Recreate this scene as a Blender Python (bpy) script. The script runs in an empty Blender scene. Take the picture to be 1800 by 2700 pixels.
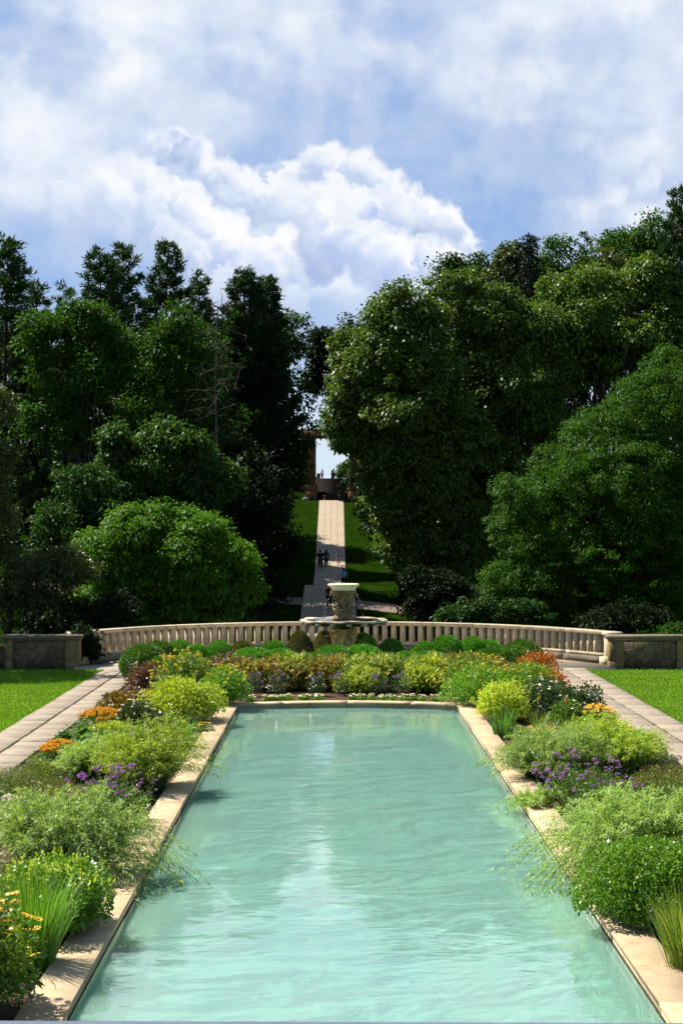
import bpy, math, random
import numpy as np
from mathutils import Vector

SC = bpy.context.scene
COL = SC.collection
R = math.radians
K = 1800 / 1568.0
FPX, HX, HY, EYE = 4000.0, 887.0, 1392.0, 4.5
AX = 0.275                      # the garden's axis

def at(xd, yd, d):
    """point at distance d along the garden, from two surveyed bearings"""
    return ((xd * K - HX) * d / FPX, d, EYE + (HY - yd * K) * d / FPX)

# ------------------------------------------------------------------ helpers
def link(o):
    COL.objects.link(o); return o

def mesh(name, V, Q=None, T=None, mats=(), midx=None, smooth=False):
    me = bpy.data.meshes.new(name)
    V = np.asarray(V, dtype=np.float32).reshape(-1, 3)
    nq = 0 if Q is None else len(Q); nt = 0 if T is None else len(T)
    parts, starts, off = [], [], 0
    if nq:
        Q = np.asarray(Q, dtype=np.int32).reshape(-1, 4); parts.append(Q.ravel())
        starts.append(np.arange(nq, dtype=np.int32) * 4); off = nq * 4
    if nt:
        T = np.asarray(T, dtype=np.int32).reshape(-1, 3); parts.append(T.ravel())
        starts.append(off + np.arange(nt, dtype=np.int32) * 3)
    L = np.concatenate(parts); S = np.concatenate(starts)
    me.vertices.add(len(V)); me.vertices.foreach_set('co', V.ravel())
    me.loops.add(len(L)); me.loops.foreach_set('vertex_index', L)
    me.polygons.add(nq + nt); me.polygons.foreach_set('loop_start', S)
    if midx is not None: me.polygons.foreach_set('material_index', np.asarray(midx, dtype=np.int32))
    if smooth: me.polygons.foreach_set('use_smooth', np.ones(nq + nt, dtype=bool))
    me.update(calc_edges=True); me.validate()
    for m in (mats if isinstance(mats, (list, tuple)) else [mats]): me.materials.append(m)
    return me

class MB:
    """collects quads / tris, built as one mesh object"""
    def __init__(s): s.V = []; s.Q = []; s.T = []; s.n = 0
    def add(s, V, Q=None, T=None):
        V = np.asarray(V, float).reshape(-1, 3)
        if Q is not None and len(Q): s.Q.append(np.asarray(Q, int).reshape(-1, 4) + s.n)
        if T is not None and len(T): s.T.append(np.asarray(T, int).reshape(-1, 3) + s.n)
        s.V.append(V); s.n += len(V); return s
    def box(s, c, size, bev=0.0, rz=0.0):
        hx, hy, hz = [v / 2 for v in size]; b = min(bev, hx * .9, hy * .9, hz * .9)
        if b <= 0:
            P = np.array([[x, y, z] for z in (-hz, hz) for (x, y) in ((-hx, -hy), (hx, -hy), (hx, hy), (-hx, hy))])
            Q = [[3, 2, 1, 0], [4, 5, 6, 7], [0, 1, 5, 4], [1, 2, 6, 5], [2, 3, 7, 6], [3, 0, 4, 7]]; T = []
        else:
            rings = []
            for (z, k) in ((-hz, b), (-hz + b, 0), (hz - b, 0), (hz, b)):
                rings.append([[-hx + k, -hy + b * 0 + k, z], [hx - k, -hy + k, z], [hx - k, hy - k, z], [-hx + k, hy - k, z]])
            P = np.array(rings).reshape(-1, 3)
            Q = [[3, 2, 1, 0], [12, 13, 14, 15]]; T = []
            for r in range(3):
                for i in range(4):
                    j = (i + 1) % 4; Q.append([r * 4 + i, r * 4 + j, r * 4 + 4 + j, r * 4 + 4 + i])
        ca, sa = math.cos(rz), math.sin(rz)
        X = P[:, 0] * ca - P[:, 1] * sa; Y = P[:, 0] * sa + P[:, 1] * ca
        return s.add(np.stack([X + c[0], Y + c[1], P[:, 2] + c[2]], 1), Q, T)
    def tube(s, pts, rad, n=6, cap=True):
        pts = np.asarray(pts, float); m = len(pts)
        rad = np.broadcast_to(np.asarray(rad, float), (m,))
        tan = np.gradient(pts, axis=0); tan /= np.linalg.norm(tan, axis=1, keepdims=True) + 1e-9
        ref = np.array([0.0, 0, 1]) if abs(tan[0][2]) < .9 else np.array([1.0, 0, 0])
        a = np.cross(tan, ref); a /= np.linalg.norm(a, axis=1, keepdims=True) + 1e-9
        b = np.cross(tan, a); th = np.arange(n) * 2 * math.pi / n
        V = pts[:, None] + rad[:, None, None] * (a[:, None] * np.cos(th)[None, :, None] + b[:, None] * np.sin(th)[None, :, None])
        i = np.arange(m - 1)[:, None] * n; j = np.arange(n)[None]; k = (j + 1) % n
        Q = np.stack([i + j, i + k, i + n + k, i + n + j], -1).reshape(-1, 4)
        V = V.reshape(-1, 3); T = []
        if cap:
            V = np.concatenate([V, pts[:1], pts[-1:]]); c0, c1 = m * n, m * n + 1
            for q in range(n):
                r = (q + 1) % n; T += [[c0, r, q], [c1, (m - 1) * n + q, (m - 1) * n + r]]
        return s.add(V, Q, T)
    def lathe(s, prof, c=(0, 0, 0), n=32, mod=None, close=True):
        """prof: (radius, z) list; mod(theta, i) multiplies the radius"""
        th = np.arange(n) * 2 * math.pi / n; V = []
        for i, (r, z) in enumerate(prof):
            rr = r * (np.ones(n) if mod is None else mod(th, i))
            V.append(np.stack([c[0] + rr * np.cos(th), c[1] + rr * np.sin(th), np.full(n, c[2] + z)], 1))
        m = len(prof); V = np.concatenate(V)
        i = np.arange(m - 1)[:, None] * n; j = np.arange(n)[None]; k = (j + 1) % n
        Q = np.stack([i + j, i + k, i + n + k, i + n + j], -1).reshape(-1, 4); T = []
        if close:
            V = np.concatenate([V, [[c[0], c[1], c[2] + prof[0][1]], [c[0], c[1], c[2] + prof[-1][1]]]])
            for q in range(n):
                r = (q + 1) % n; T += [[m * n, r, q], [m * n + 1, (m - 1) * n + q, (m - 1) * n + r]]
        return s.add(V, Q, T)
    def ball(s, c, rad, n=10, rot=None):
        m = max(4, n // 2); rad = np.broadcast_to(np.asarray(rad, float), (3,))
        ph = np.linspace(0, math.pi, m + 1)[1:-1]; th = np.arange(n) * 2 * math.pi / n
        V = np.stack([np.sin(ph)[:, None] * np.cos(th), np.sin(ph)[:, None] * np.sin(th), np.cos(ph)[:, None] * np.ones(n)], -1).reshape(-1, 3)
        V = np.concatenate([V, [[0, 0, 1], [0, 0, -1]]]) * rad
        if rot is not None: V = V @ np.array(rot).T
        k = len(ph); i = np.arange(k - 1)[:, None] * n; j = np.arange(n)[None]; jj = (j + 1) % n
        Q = np.stack([i + j, i + n + j, i + n + jj, i + jj], -1).reshape(-1, 4); T = []
        for q in range(n):
            r = (q + 1) % n; T += [[k * n, q, r], [k * n + 1, (k - 1) * n + r, (k - 1) * n + q]]
        return s.add(V + np.asarray(c, float), Q, T)
    def poly_prism(s, pts, z0, z1):
        """closed xy outline extruded; top as a fan from the centroid"""
        P = np.asarray(pts, float); n = len(P); c = P.mean(0)
        V = np.concatenate([np.c_[P, np.full(n, z0)], np.c_[P, np.full(n, z1)], [[c[0], c[1], z0], [c[0], c[1], z1]]])
        Q = [[i, (i + 1) % n, n + (i + 1) % n, n + i] for i in range(n)]
        T = [[2 * n + 1, n + i, n + (i + 1) % n] for i in range(n)] + [[2 * n, (i + 1) % n, i] for i in range(n)]
        return s.add(V, Q, T)
    def mesh(s, name, mats, smooth=False):
        return mesh(name, np.concatenate(s.V), np.concatenate(s.Q) if s.Q else None, np.concatenate(s.T) if s.T else None, mats, smooth=smooth)
    def build(s, name, mats, parent=None, smooth=False, loc=None):
        return obj(name, s.mesh(name, mats, smooth), parent, loc)

def obj(name, me, parent=None, loc=None, rz=0.0, scale=None):
    o = link(bpy.data.objects.new(name, me))
    if parent is not None: o.parent = parent
    if loc is not None: o.location = loc
    if rz: o.rotation_euler = (0, 0, rz)
    if scale is not None: o.scale = scale if hasattr(scale, '__len__') else (scale,) * 3
    return o

def tag(o, label=None, cat=None, group=None, kind=None):
    if label: o['label'] = label
    if cat: o['category'] = cat
    if group: o['group'] = group
    if kind: o['kind'] = kind
    return o

def thing(name, label, cat, loc=(0, 0, 0), group=None, rz=0.0):
    o = link(bpy.data.objects.new(name, None)); o.location = loc; o.rotation_euler = (0, 0, rz)
    o.empty_display_size = .2
    return tag(o, label, cat, group)

def structure(o): return tag(o, kind='structure')

def copy_tree(o, parent=None):
    c = o.copy(); COL.objects.link(c); c.parent = parent
    for ch in [x for x in COL.objects if x.parent == o]: copy_tree(ch, c)
    return c

# ------------------------------------------------------------------ materials
def newmat(name):
    m = bpy.data.materials.new(name); m.use_nodes = True
    nt = m.node_tree; nt.nodes.clear()
    out = nt.nodes.new('ShaderNodeOutputMaterial')
    return m, nt, out

def nd(nt, typ, **kw):
    n = nt.nodes.new('ShaderNode' + typ)
    for k, v in kw.items():
        if k in n.inputs: 
            if hasattr(v, 'is_output'): nt.links.new(v, n.inputs[k])
            else: n.inputs[k].default_value = v
        else: setattr(n, k, v)
    return n

def rgba(c): return (c[0], c[1], c[2], 1.0)

def ramp(nt, fac, stops, interp='LINEAR'):
    r = nt.nodes.new('ShaderNodeValToRGB'); r.color_ramp.interpolation = interp
    e = r.color_ramp.elements
    while len(e) < len(stops): e.new(.5)
    for i, (p, c) in enumerate(stops): e[i].position = p; e[i].color = rgba(c)
    nt.links.new(fac, r.inputs[0]); return r.outputs[0]

def mixc(nt, fac, a, b, mode='MIX'):
    n = nt.nodes.new('ShaderNodeMix'); n.data_type = 'RGBA'; n.blend_type = mode
    for s, v in ((n.inputs[0], fac), (n.inputs[6], a), (n.inputs[7], b)):
        if hasattr(v, 'is_output'): nt.links.new(v, s)
        else: s.default_value = v if not hasattr(v, '__len__') else rgba(v)
    return n.outputs[2]

def leafmat(name, cols, trans=.35, rough=.45, spec=.35, tcol=(1.25, 1.2, .5)):
    """cols: list of leaf colours, one picked at random per leaf"""
    m, nt, out = newmat(name)
    g = nd(nt, 'NewGeometry'); rnd = g.outputs['Random Per Island']
    n = len(cols)
    c = ramp(nt, rnd, [(i / max(1, n - 1), col) for i, col in enumerate(cols)])
    oi = nd(nt, 'ObjectInfo')
    hs = nd(nt, 'HueSaturation', Color=c)
    mr = nd(nt, 'MapRange'); mr.inputs[3].default_value = .85; mr.inputs[4].default_value = 1.15
    nt.links.new(oi.outputs['Random'], mr.inputs[0]); nt.links.new(mr.outputs[0], hs.inputs['Value'])
    col = hs.outputs[0]
    p = nd(nt, 'BsdfPrincipled', Roughness=rough); nt.links.new(col, p.inputs['Base Color'])
    p.inputs['Specular IOR Level'].default_value = spec
    tc = mixc(nt, 1.0, col, tcol, 'MULTIPLY')
    t = nd(nt, 'BsdfTranslucent'); nt.links.new(tc, t.inputs[0])
    mx = nd(nt, 'MixShader'); mx.inputs[0].default_value = trans
    nt.links.new(p.outputs[0], mx.inputs[1]); nt.links.new(t.outputs[0], mx.inputs[2])
    nt.links.new(mx.outputs[0], out.inputs[0]); return m

def stonemat(name, a, b, scale=3.0, rough=.85, bump=.25, stain=None, stain_amt=.5, fine=60.0, cells=None):
    m, nt, out = newmat(name)
    tc = nd(nt, 'TexCoord'); v = tc.outputs['Object']
    n1 = nd(nt, 'TexNoise', Vector=v, Scale=scale, Detail=8.0, Roughness=.62)
    n2 = nd(nt, 'TexNoise', Vector=v, Scale=fine, Detail=4.0, Roughness=.6)
    f = nd(nt, 'Math', operation='MULTIPLY_ADD'); nt.links.new(n2.outputs[0], f.inputs[0]); f.inputs[1].default_value = .35
    nt.links.new(n1.outputs[0], f.inputs[2])
    col = ramp(nt, f.outputs[0], [(.38, a), (.92, b)])
    if stain is not None:
        mp = nd(nt, 'Mapping', Vector=v); mp.inputs['Scale'].default_value = (1.6, 1.6, .35)
        n3 = nd(nt, 'TexNoise', Vector=mp.outputs[0], Scale=2.3, Detail=7.0, Roughness=.68)
        k = ramp(nt, n3.outputs[0], [(.48, (0, 0, 0)), (.72, (stain_amt,) * 3)])
        col = mixc(nt, k, col, stain)
    h = f.outputs[0]
    if cells is not None:
        wn = nd(nt, 'TexNoise', Vector=v, Scale=5.0, Detail=3.0); va = nd(nt, 'VectorMath', operation='MULTIPLY_ADD'); nt.links.new(wn.outputs['Color'], va.inputs[0]); va.inputs[1].default_value = (.22, .22, .22); nt.links.new(v, va.inputs[2]); v2 = va.outputs[0]
        vo = nd(nt, 'TexVoronoi', Vector=v2, Scale=cells[0]); vo.feature = 'F1'
        ve = nd(nt, 'TexVoronoi', Vector=v2, Scale=cells[0]); ve.feature = 'DISTANCE_TO_EDGE'
        sep = nd(nt, 'SeparateColor'); nt.links.new(vo.outputs['Color'], sep.inputs[0])
        cc = ramp(nt, sep.outputs[0], cells[1])
        col = mixc(nt, .75, col, cc)
        ed = ramp(nt, ve.outputs['Distance'], [(.01, (0, 0, 0)), (.10, (1, 1, 1))])
        col = mixc(nt, ed, cells[2], col)
        ad = nd(nt, 'Math', operation='MULTIPLY_ADD'); nt.links.new(ed, ad.inputs[0]); ad.inputs[1].default_value = 1.5
        nt.links.new(f.outputs[0], ad.inputs[2]); h = ad.outputs[0]
    oi = nd(nt, 'ObjectInfo'); mr = nd(nt, 'MapRange'); mr.inputs[3].default_value = .86; mr.inputs[4].default_value = 1.12; nt.links.new(oi.outputs['Random'], mr.inputs[0])
    hv = nd(nt, 'HueSaturation', Color=col); nt.links.new(mr.outputs[0], hv.inputs['Value']); col = hv.outputs[0]
    p = nd(nt, 'BsdfPrincipled', Roughness=rough); nt.links.new(col, p.inputs['Base Color'])
    p.inputs['Specular IOR Level'].default_value = .1
    bp = nd(nt, 'Bump', Strength=bump, Distance=.02); nt.links.new(h, bp.inputs['Height'])
    nt.links.new(bp.outputs[0], p.inputs['Normal']); nt.links.new(p.outputs[0], out.inputs[0]); return m

def plainmat(name, c, rough=.7, spec=.3, var=.0, scale=20.0):
    m, nt, out = newmat(name)
    p = nd(nt, 'BsdfPrincipled', Roughness=rough); p.inputs['Specular IOR Level'].default_value = spec
    tc = nd(nt, 'TexCoord'); n = nd(nt, 'TexNoise', Vector=tc.outputs['Object'], Scale=scale, Detail=4.0)
    k = 1 - var
    col = ramp(nt, n.outputs[0], [(.3, tuple(x * k for x in c)), (.7, tuple(min(1, x * (2 - k)) for x in c))])
    nt.links.new(col, p.inputs['Base Color']); nt.links.new(p.outputs[0], out.inputs[0]); return m

M = {}
M['lime'] = stonemat('limestone', (.34, .275, .175), (.60, .51, .35), 2.6, .85, .25, (.12, .095, .06), .7)
M['coping'] = stonemat('coping_stone', (.38, .285, .165), (.54, .42, .265), 1.3, .85, .2, (.26, .15, .07), .55, fine=90)
M['cap'] = stonemat('wall_cap', (.125, .10, .068), (.21, .17, .118), 2.5, .8, .25, (.10, .10, .09), .5)
M['lime_dark'] = stonemat('weathered_pier', (.15, .108, .045), (.27, .20, .095), 2.5, .85, .2, (.045, .035, .022), .8)
M['slab'] = stonemat('path_stone', (.235, .19, .14), (.375, .315, .24), .9, .9, .4, (.14, .105, .07), .6, fine=45)
M['terrace'] = stonemat('terrace_stone', (.36, .29, .2), (.5, .42, .31), 1.0, .85, .15, (.34, .28, .2), .4)
M['joint'] = plainmat('joint_soil', (.045, .035, .022), .95, .1, .4)
M['field'] = stonemat('field_stone', (.10, .09, .07), (.2, .18, .15), 4.0, .85, .6, cells=(3.4, [(0, (.055, .045, .03)), (.3, (.20, .13, .065)), (.55, (.12, .09, .05)), (.75, (.24, .14, .07)), (1, (.075, .06, .045))], (.10, .075, .042)))
M['hillpath'] = stonemat('hill_path', (.30, .24, .16), (.40, .325, .225), .5, .9, .1, (.34, .27, .19), .4, fine=20)
M['gravel'] = stonemat('gravel', (.13, .10, .08), (.24, .19, .15), 1.0, .95, .5, fine=25)
M['brick'] = stonemat('gate_brick', (.12, .055, .024), (.18, .09, .04), 1.2, .9, .3, (.22, .12, .07), .5, fine=16)
M['steps'] = stonemat('step_stone', (.018, .014, .011), (.035, .028, .022), 1.5, .9, .2)
M['bowl'] = stonemat('fountain_bowl', (.72, .62, .40), (.82, .74, .54), 2.5, .6, .12, (.52, .42, .26), .4)
M['urn'] = stonemat('fountain_urn', (.11, .072, .035), (.36, .28, .16), 7.0, .75, .5, (.025, .014, .008), 1.0)
M['basin'] = stonemat('fountain_basin', (.26, .21, .15), (.58, .50, .38), 4.5, .65, .4, (.06, .04, .025), .95)
M['basin_shade'] = stonemat('basin_recess_shade', (.035, .026, .016), (.09, .065, .035), 6, .7, .3)  # shade under the rim and between the brackets, put into the colour
M['figure'] = stonemat('fountain_figures', (.52, .37, .13), (.72, .56, .26), 6.0, .8, .4, (.06, .035, .015), 1.0)
M['soil'] = stonemat('bed_soil', (.035, .022, .013), (.10, .062, .038), 5.0, .95, .8, fine=80)
M['poolwall'] = stonemat('pool_wall', (.30, .46, .27), (.46, .60, .36), 1.5, .6, .1, (.22, .42, .14), .7)
M['ledge'] = stonemat('ledge_stone', (.075, .09, .125), (.13, .15, .20), 14.0, .8, .3, fine=150)
M['bark'] = stonemat('bark', (.03, .022, .016), (.075, .058, .045), 6.0, .95, .8)
M['greybark'] = stonemat('dead_wood', (.05, .043, .035), (.10, .086, .07), 8.0, .9, .4)
M['rock'] = stonemat('boulder', (.16, .13, .11), (.30, .25, .21), 2.0, .9, .5)
M['bronze'] = plainmat('bronze', (.02, .024, .022), .5, .5, .3)
M['bollard'] = plainmat('bollard_red', (.12, .022, .014), .6, .4, .15)
M['whitecap'] = plainmat('bollard_cap', (.6, .56, .5), .6, .4, .05)
M['iron'] = plainmat('iron', (.012, .012, .013), .6, .4, .1)
M['stem'] = plainmat('plant_stem', (.06, .09, .025), .7, .2, .3)
M['wood_stem'] = plainmat('woody_stem', (.06, .04, .025), .9, .1, .3)

def floormat():
    m, nt, out = newmat('pool_floor_paint')
    tc = nd(nt, 'TexCoord'); v = tc.outputs['Object']
    mp = nd(nt, 'Mapping', Vector=v); mp.inputs['Scale'].default_value = (.55, .35, 1)
    n1 = nd(nt, 'TexNoise', Vector=mp.outputs[0], Scale=1.3, Detail=6.0, Roughness=.6)
    n2 = nd(nt, 'TexNoise', Vector=v, Scale=.35, Detail=3.0)
    c = ramp(nt, n1.outputs[0], [(.3, (.20, .47, .35)), (.5, (.29, .58, .47)), (.72, (.39, .66, .56))])
    k = ramp(nt, n2.outputs[0], [(.5, (0, 0, 0)), (.72, (.4, .4, .4))])
    c = mixc(nt, k, c, (.30, .50, .30))
    p = nd(nt, 'BsdfPrincipled', Roughness=.7); nt.links.new(c, p.inputs['Base Color'])
    nt.links.new(p.outputs[0], out.inputs[0]); return m
M['poolfloor'] = floormat()

def watermat():
    m, nt, out = newmat('pool_water')
    tc = nd(nt, 'TexCoord'); v = tc.outputs['Object']
    mp = nd(nt, 'Mapping', Vector=v); mp.inputs['Scale'].default_value = (.75, 1.25, 1)
    n1 = nd(nt, 'TexNoise', Vector=mp.outputs[0], Scale=.9, Detail=3.0, Roughness=.45, Distortion=.8)
    n2 = nd(nt, 'TexNoise', Vector=mp.outputs[0], Scale=4.2, Detail=2.0, Roughness=.5, Distortion=.5)
    ma = nd(nt, 'Math', operation='MULTIPLY_ADD'); nt.links.new(n2.outputs[0], ma.inputs[0]); ma.inputs[1].default_value = .22
    nt.links.new(n1.outputs[0], ma.inputs[2])
    bp = nd(nt, 'Bump', Strength=1.0, Distance=.0095); nt.links.new(ma.outputs[0], bp.inputs['Height'])
    fr = nd(nt, 'Fresnel', IOR=1.62); nt.links.new(bp.outputs[0], fr.inputs['Normal'])
    tr = nd(nt, 'BsdfTransparent', Color=(.82, .96, .93, 1))
    gl = nd(nt, 'BsdfGlossy', Roughness=.03); gl.inputs[0].default_value = (1, 1, 1, 1); nt.links.new(bp.outputs[0], gl.inputs['Normal'])
    df = nd(nt, 'SubsurfaceScattering', Color=(.32, .60, .49, 1), Scale=.28); df.falloff = 'BURLEY'; df.inputs['Radius'].default_value = (.5, 1.0, .8); turbid = nd(nt, 'MixShader'); turbid.inputs[0].default_value = .42
    nt.links.new(tr.outputs[0], turbid.inputs[1]); nt.links.new(df.outputs[0], turbid.inputs[2])
    mx = nd(nt, 'MixShader'); nt.links.new(fr.outputs[0], mx.inputs[0])
    nt.links.new(turbid.outputs[0], mx.inputs[1]); nt.links.new(gl.outputs[0], mx.inputs[2])
    nt.links.new(mx.outputs[0], out.inputs[0]); return m
M['water'] = watermat()

def dropmat():
    m, nt, out = newmat('falling_water')
    g = nd(nt, 'BsdfGlass', Roughness=.05, IOR=1.33); t = nd(nt, 'BsdfTransparent'); mx = nd(nt, 'MixShader'); mx.inputs[0].default_value = .6
    nt.links.new(t.outputs[0], mx.inputs[1]); nt.links.new(g.outputs[0], mx.inputs[2]); nt.links.new(mx.outputs[0], out.inputs[0]); return m
M['drop'] = dropmat()

def grassmat(name, a, b, c):
    m, nt, out = newmat(name)
    tc = nd(nt, 'TexCoord'); v = tc.outputs['Object']
    n1 = nd(nt, 'TexNoise', Vector=v, Scale=.7, Detail=6.0, Roughness=.65)
    n2 = nd(nt, 'TexNoise', Vector=v, Scale=28.0, Detail=5.0, Roughness=.7)
    ma = nd(nt, 'Math', operation='MULTIPLY_ADD'); nt.links.new(n2.outputs[0], ma.inputs[0]); ma.inputs[1].default_value = .6
    nt.links.new(n1.outputs[0], ma.inputs[2])
    col = ramp(nt, ma.outputs[0], [(.5, a), (.8, b), (1.1, c)])
    p = nd(nt, 'BsdfPrincipled', Roughness=.8); nt.links.new(col, p.inputs['Base Color']); p.inputs['Specular IOR Level'].default_value = 0.0
    bp = nd(nt, 'Bump', Strength=.7, Distance=.05); nt.links.new(n2.outputs[0], bp.inputs['Height'])
    nt.links.new(bp.outputs[0], p.inputs['Normal']); nt.links.new(p.outputs[0], out.inputs[0]); return m
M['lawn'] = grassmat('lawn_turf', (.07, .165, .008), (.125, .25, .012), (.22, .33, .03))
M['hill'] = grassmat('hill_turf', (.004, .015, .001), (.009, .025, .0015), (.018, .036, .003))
M['blade'] = leafmat('grass_blade', [(.09, .20, .012), (.14, .27, .018), (.21, .33, .04)], .3, .6, .2)

# foliage
M['plane'] = leafmat('plane_leaf', [(0.048, 0.105, 0.012), (0.078, 0.15, 0.018), (0.115, 0.18, 0.034)], .36, .46, .25)
M['linden'] = leafmat('linden_leaf', [(0.0143, 0.0535, 0.0057), (0.0243, 0.0784, 0.0071), (0.0356, 0.0998, 0.01)], .34, .55, .2)
M['bright'] = leafmat('bright_leaf', [(0.0175, 0.0624, 0.0031), (0.0273, 0.0858, 0.0047), (0.039, 0.1014, 0.007)], .42, .55, .15)
M['midtree'] = leafmat('mid_tree_leaf', [(0.028, 0.084, 0.0096), (0.044, 0.112, 0.0128), (0.068, 0.144, 0.0224)], .36, .52, .15)
M['dogwood'] = leafmat('dogwood_leaf', [(0.0396, 0.1152, 0.0072), (0.0612, 0.1584, 0.0101), (0.09, 0.1944, 0.0158)], .42, .52, .15)
M['locust'] = leafmat('locust_leaf', [(0.0186, 0.0651, 0.0037), (0.031, 0.093, 0.005), (0.0465, 0.1116, 0.0074)], .38, .55, .12)
M['olive'] = leafmat('olive_leaf', [(0.035, 0.075, 0.012), (0.06, 0.1, 0.018), (0.085, 0.085, 0.022)], .32, .42, .4)
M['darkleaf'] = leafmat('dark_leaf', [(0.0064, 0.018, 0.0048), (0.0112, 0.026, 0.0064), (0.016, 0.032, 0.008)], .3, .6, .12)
M['pine'] = leafmat('pine_needle', [(0.0112, 0.0403, 0.0087), (0.0186, 0.0558, 0.0099), (0.031, 0.0744, 0.0124)], .28, .5, .3)
M['spruce'] = leafmat('spruce_needle', [(0.0072, 0.0156, 0.0072), (0.012, 0.0228, 0.0108), (0.021, 0.03, 0.012)], .15, .55, .25)
M['amsonia'] = leafmat('feather_leaf', [(.20, .33, .08), (.28, .42, .12), (.36, .48, .17), (.27, .43, .09)], .42, .45, .4)
M['amsonia_warm'] = leafmat('feather_leaf_yellow', [(.19, .34, .04), (.28, .44, .05), (.36, .48, .07), (.42, .42, .07)], .42, .45, .35)
M['lime_leaf'] = leafmat('lime_leaf', [(.30, .42, .03), (.42, .52, .04), (.52, .58, .06), (.22, .36, .03)], .35, .5, .3)
M['euonymus'] = leafmat('round_leaf', [(.07, .18, .015), (.12, .26, .02), (.20, .36, .03)], .34, .33, .5)
M['euonymus_tip'] = leafmat('young_round_leaf', [(.30, .46, .04), (.40, .52, .06), (.48, .56, .08)], .4, .35, .45)
M['midleaf'] = leafmat('mid_leaf', [(.06, .15, .018), (.10, .21, .025), (.15, .27, .03)], .34, .42, .4)
M['freshleaf'] = leafmat('fresh_leaf', [(.10, .25, .02), (.15, .32, .025), (.21, .38, .035)], .36, .45, .35)
M['peony'] = leafmat('peony_leaf', [(.08, .20, .02), (.16, .28, .03), (.36, .42, .07), (.55, .54, .16)], .36, .33, .5)
M['peony_yellow'] = leafmat('peony_leaf_yellow', [(.10, .24, .02), (.20, .33, .03), (.42, .47, .06), (.54, .52, .13)], .38, .36, .45)
M['peony_bronze'] = leafmat('peony_leaf_bronze', [(.07, .16, .02), (.15, .18, .03), (.34, .19, .05), (.44, .38, .13)], .36, .35, .45)
M['bronze_leaf'] = leafmat('bronze_leaf', [(.05, .025, .018), (.11, .05, .03), (.22, .12, .07), (.10, .07, .03)], .25, .35, .5)
M['coleus'] = leafmat('coleus_leaf', [(.11, .09, .015), (.20, .15, .02), (.27, .17, .03), (.12, .06, .02)], .3, .42, .35)
M['orange_leaf'] = leafmat('orange_leaf', [(.22, .06, .012), (.40, .12, .018), (.52, .19, .03), (.30, .15, .03)], .3, .4, .4)
M['rose_leaf'] = leafmat('rose_leaf', [(.025, .06, .018), (.045, .09, .022), (.075, .12, .03)], .25, .34, .5)
M['box'] = leafmat('boxwood_leaf', [(0.045, 0.19, 0.01), (0.075, 0.27, 0.014), (0.115, 0.32, 0.02)], .3, .5, .3)
M['box_brown'] = leafmat('browned_boxwood_leaf', [(.06, .10, .015), (.12, .13, .025), (.15, .11, .03)], .25, .5, .3)
M['box_dark'] = leafmat('dark_boxwood_leaf', [(0.04, 0.13, 0.012), (0.07, 0.18, 0.014), (0.095, 0.21, 0.02)], .28, .5, .3)
M['santolina'] = leafmat('heath_leaf', [(.06, .12, .015), (.10, .17, .02), (.14, .16, .03)], .3, .5, .25)
M['heath_brown'] = leafmat('brown_heath_leaf', [(.07, .09, .015), (.13, .13, .025), (.18, .13, .04)], .3, .5, .25)
M['silver'] = leafmat('silver_leaf', [(.16, .20, .12), (.24, .28, .17), (.22, .17, .15)], .3, .55, .25)
M['grass_tall'] = leafmat('tall_grass_blade', [(.09, .24, .02), (.14, .32, .03), (.20, .38, .05)], .4, .38, .4)
M['grass_dry'] = leafmat('yellowed_grass_blade', [(.12, .28, .02), (.22, .36, .04), (.42, .42, .08)], .4, .4, .35)
M['iris'] = leafmat('iris_blade', [(.05, .17, .03), (.09, .24, .04), (.16, .32, .06)], .35, .38, .4)
M['hosta'] = leafmat('hosta_leaf', [(.09, .22, .05), (.14, .30, .07), (.22, .38, .12)], .3, .38, .4)
M['hosta_dark'] = leafmat('dark_hosta_leaf', [(.03, .11, .03), (.05, .16, .04), (.08, .21, .05)], .3, .34, .5)
def petal(n, cols, tr=.3): return leafmat(n, cols, tr, .55, .2, (1.0, .9, .7))
M['p_yellow'] = petal('yellow_petal', [(.75, .46, .03), (.82, .56, .05), (.80, .38, .03)])
M['p_gold'] = petal('gold_petal', [(.74, .56, .04), (.78, .66, .10)])
M['p_orange'] = petal('orange_petal', [(.74, .36, .03), (.80, .46, .05), (.82, .55, .08)])
M['p_purple'] = petal('purple_petal', [(.36, .13, .50), (.46, .20, .58), (.56, .30, .62)])
M['p_lilac'] = petal('lilac_petal', [(.26, .16, .36), (.34, .22, .44)])
M['p_pink'] = petal('pink_petal', [(.50, .08, .32), (.6, .12, .4)])
M['p_white'] = petal('white_petal', [(.78, .78, .66), (.84, .82, .74)])
M['p_cream'] = petal('cream_petal', [(.74, .70, .42), (.8, .76, .55)])
M['p_red'] = petal('red_petal', [(.65, .12, .02), (.75, .2, .03)])
M['p_centre'] = plainmat('flower_centre', (.35, .14, .02), .8, .2, .2)
# ------------------------------------------------------------------ camera, sun, sky
cam = bpy.data.cameras.new('camera'); camo = link(bpy.data.objects.new('camera', cam))
cam.sensor_fit = 'VERTICAL'; cam.sensor_height = 36.0; cam.lens = FPX / 2700 * 36
cam.shift_y = (HY - 1350) / 2700; cam.shift_x = (900 - HX) / 2700
cam.clip_start = .1; cam.clip_end = 3000
camo.location = (0, 0, EYE); camo.rotation_euler = (R(90), 0, 0)
SC.camera = camo

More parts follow.
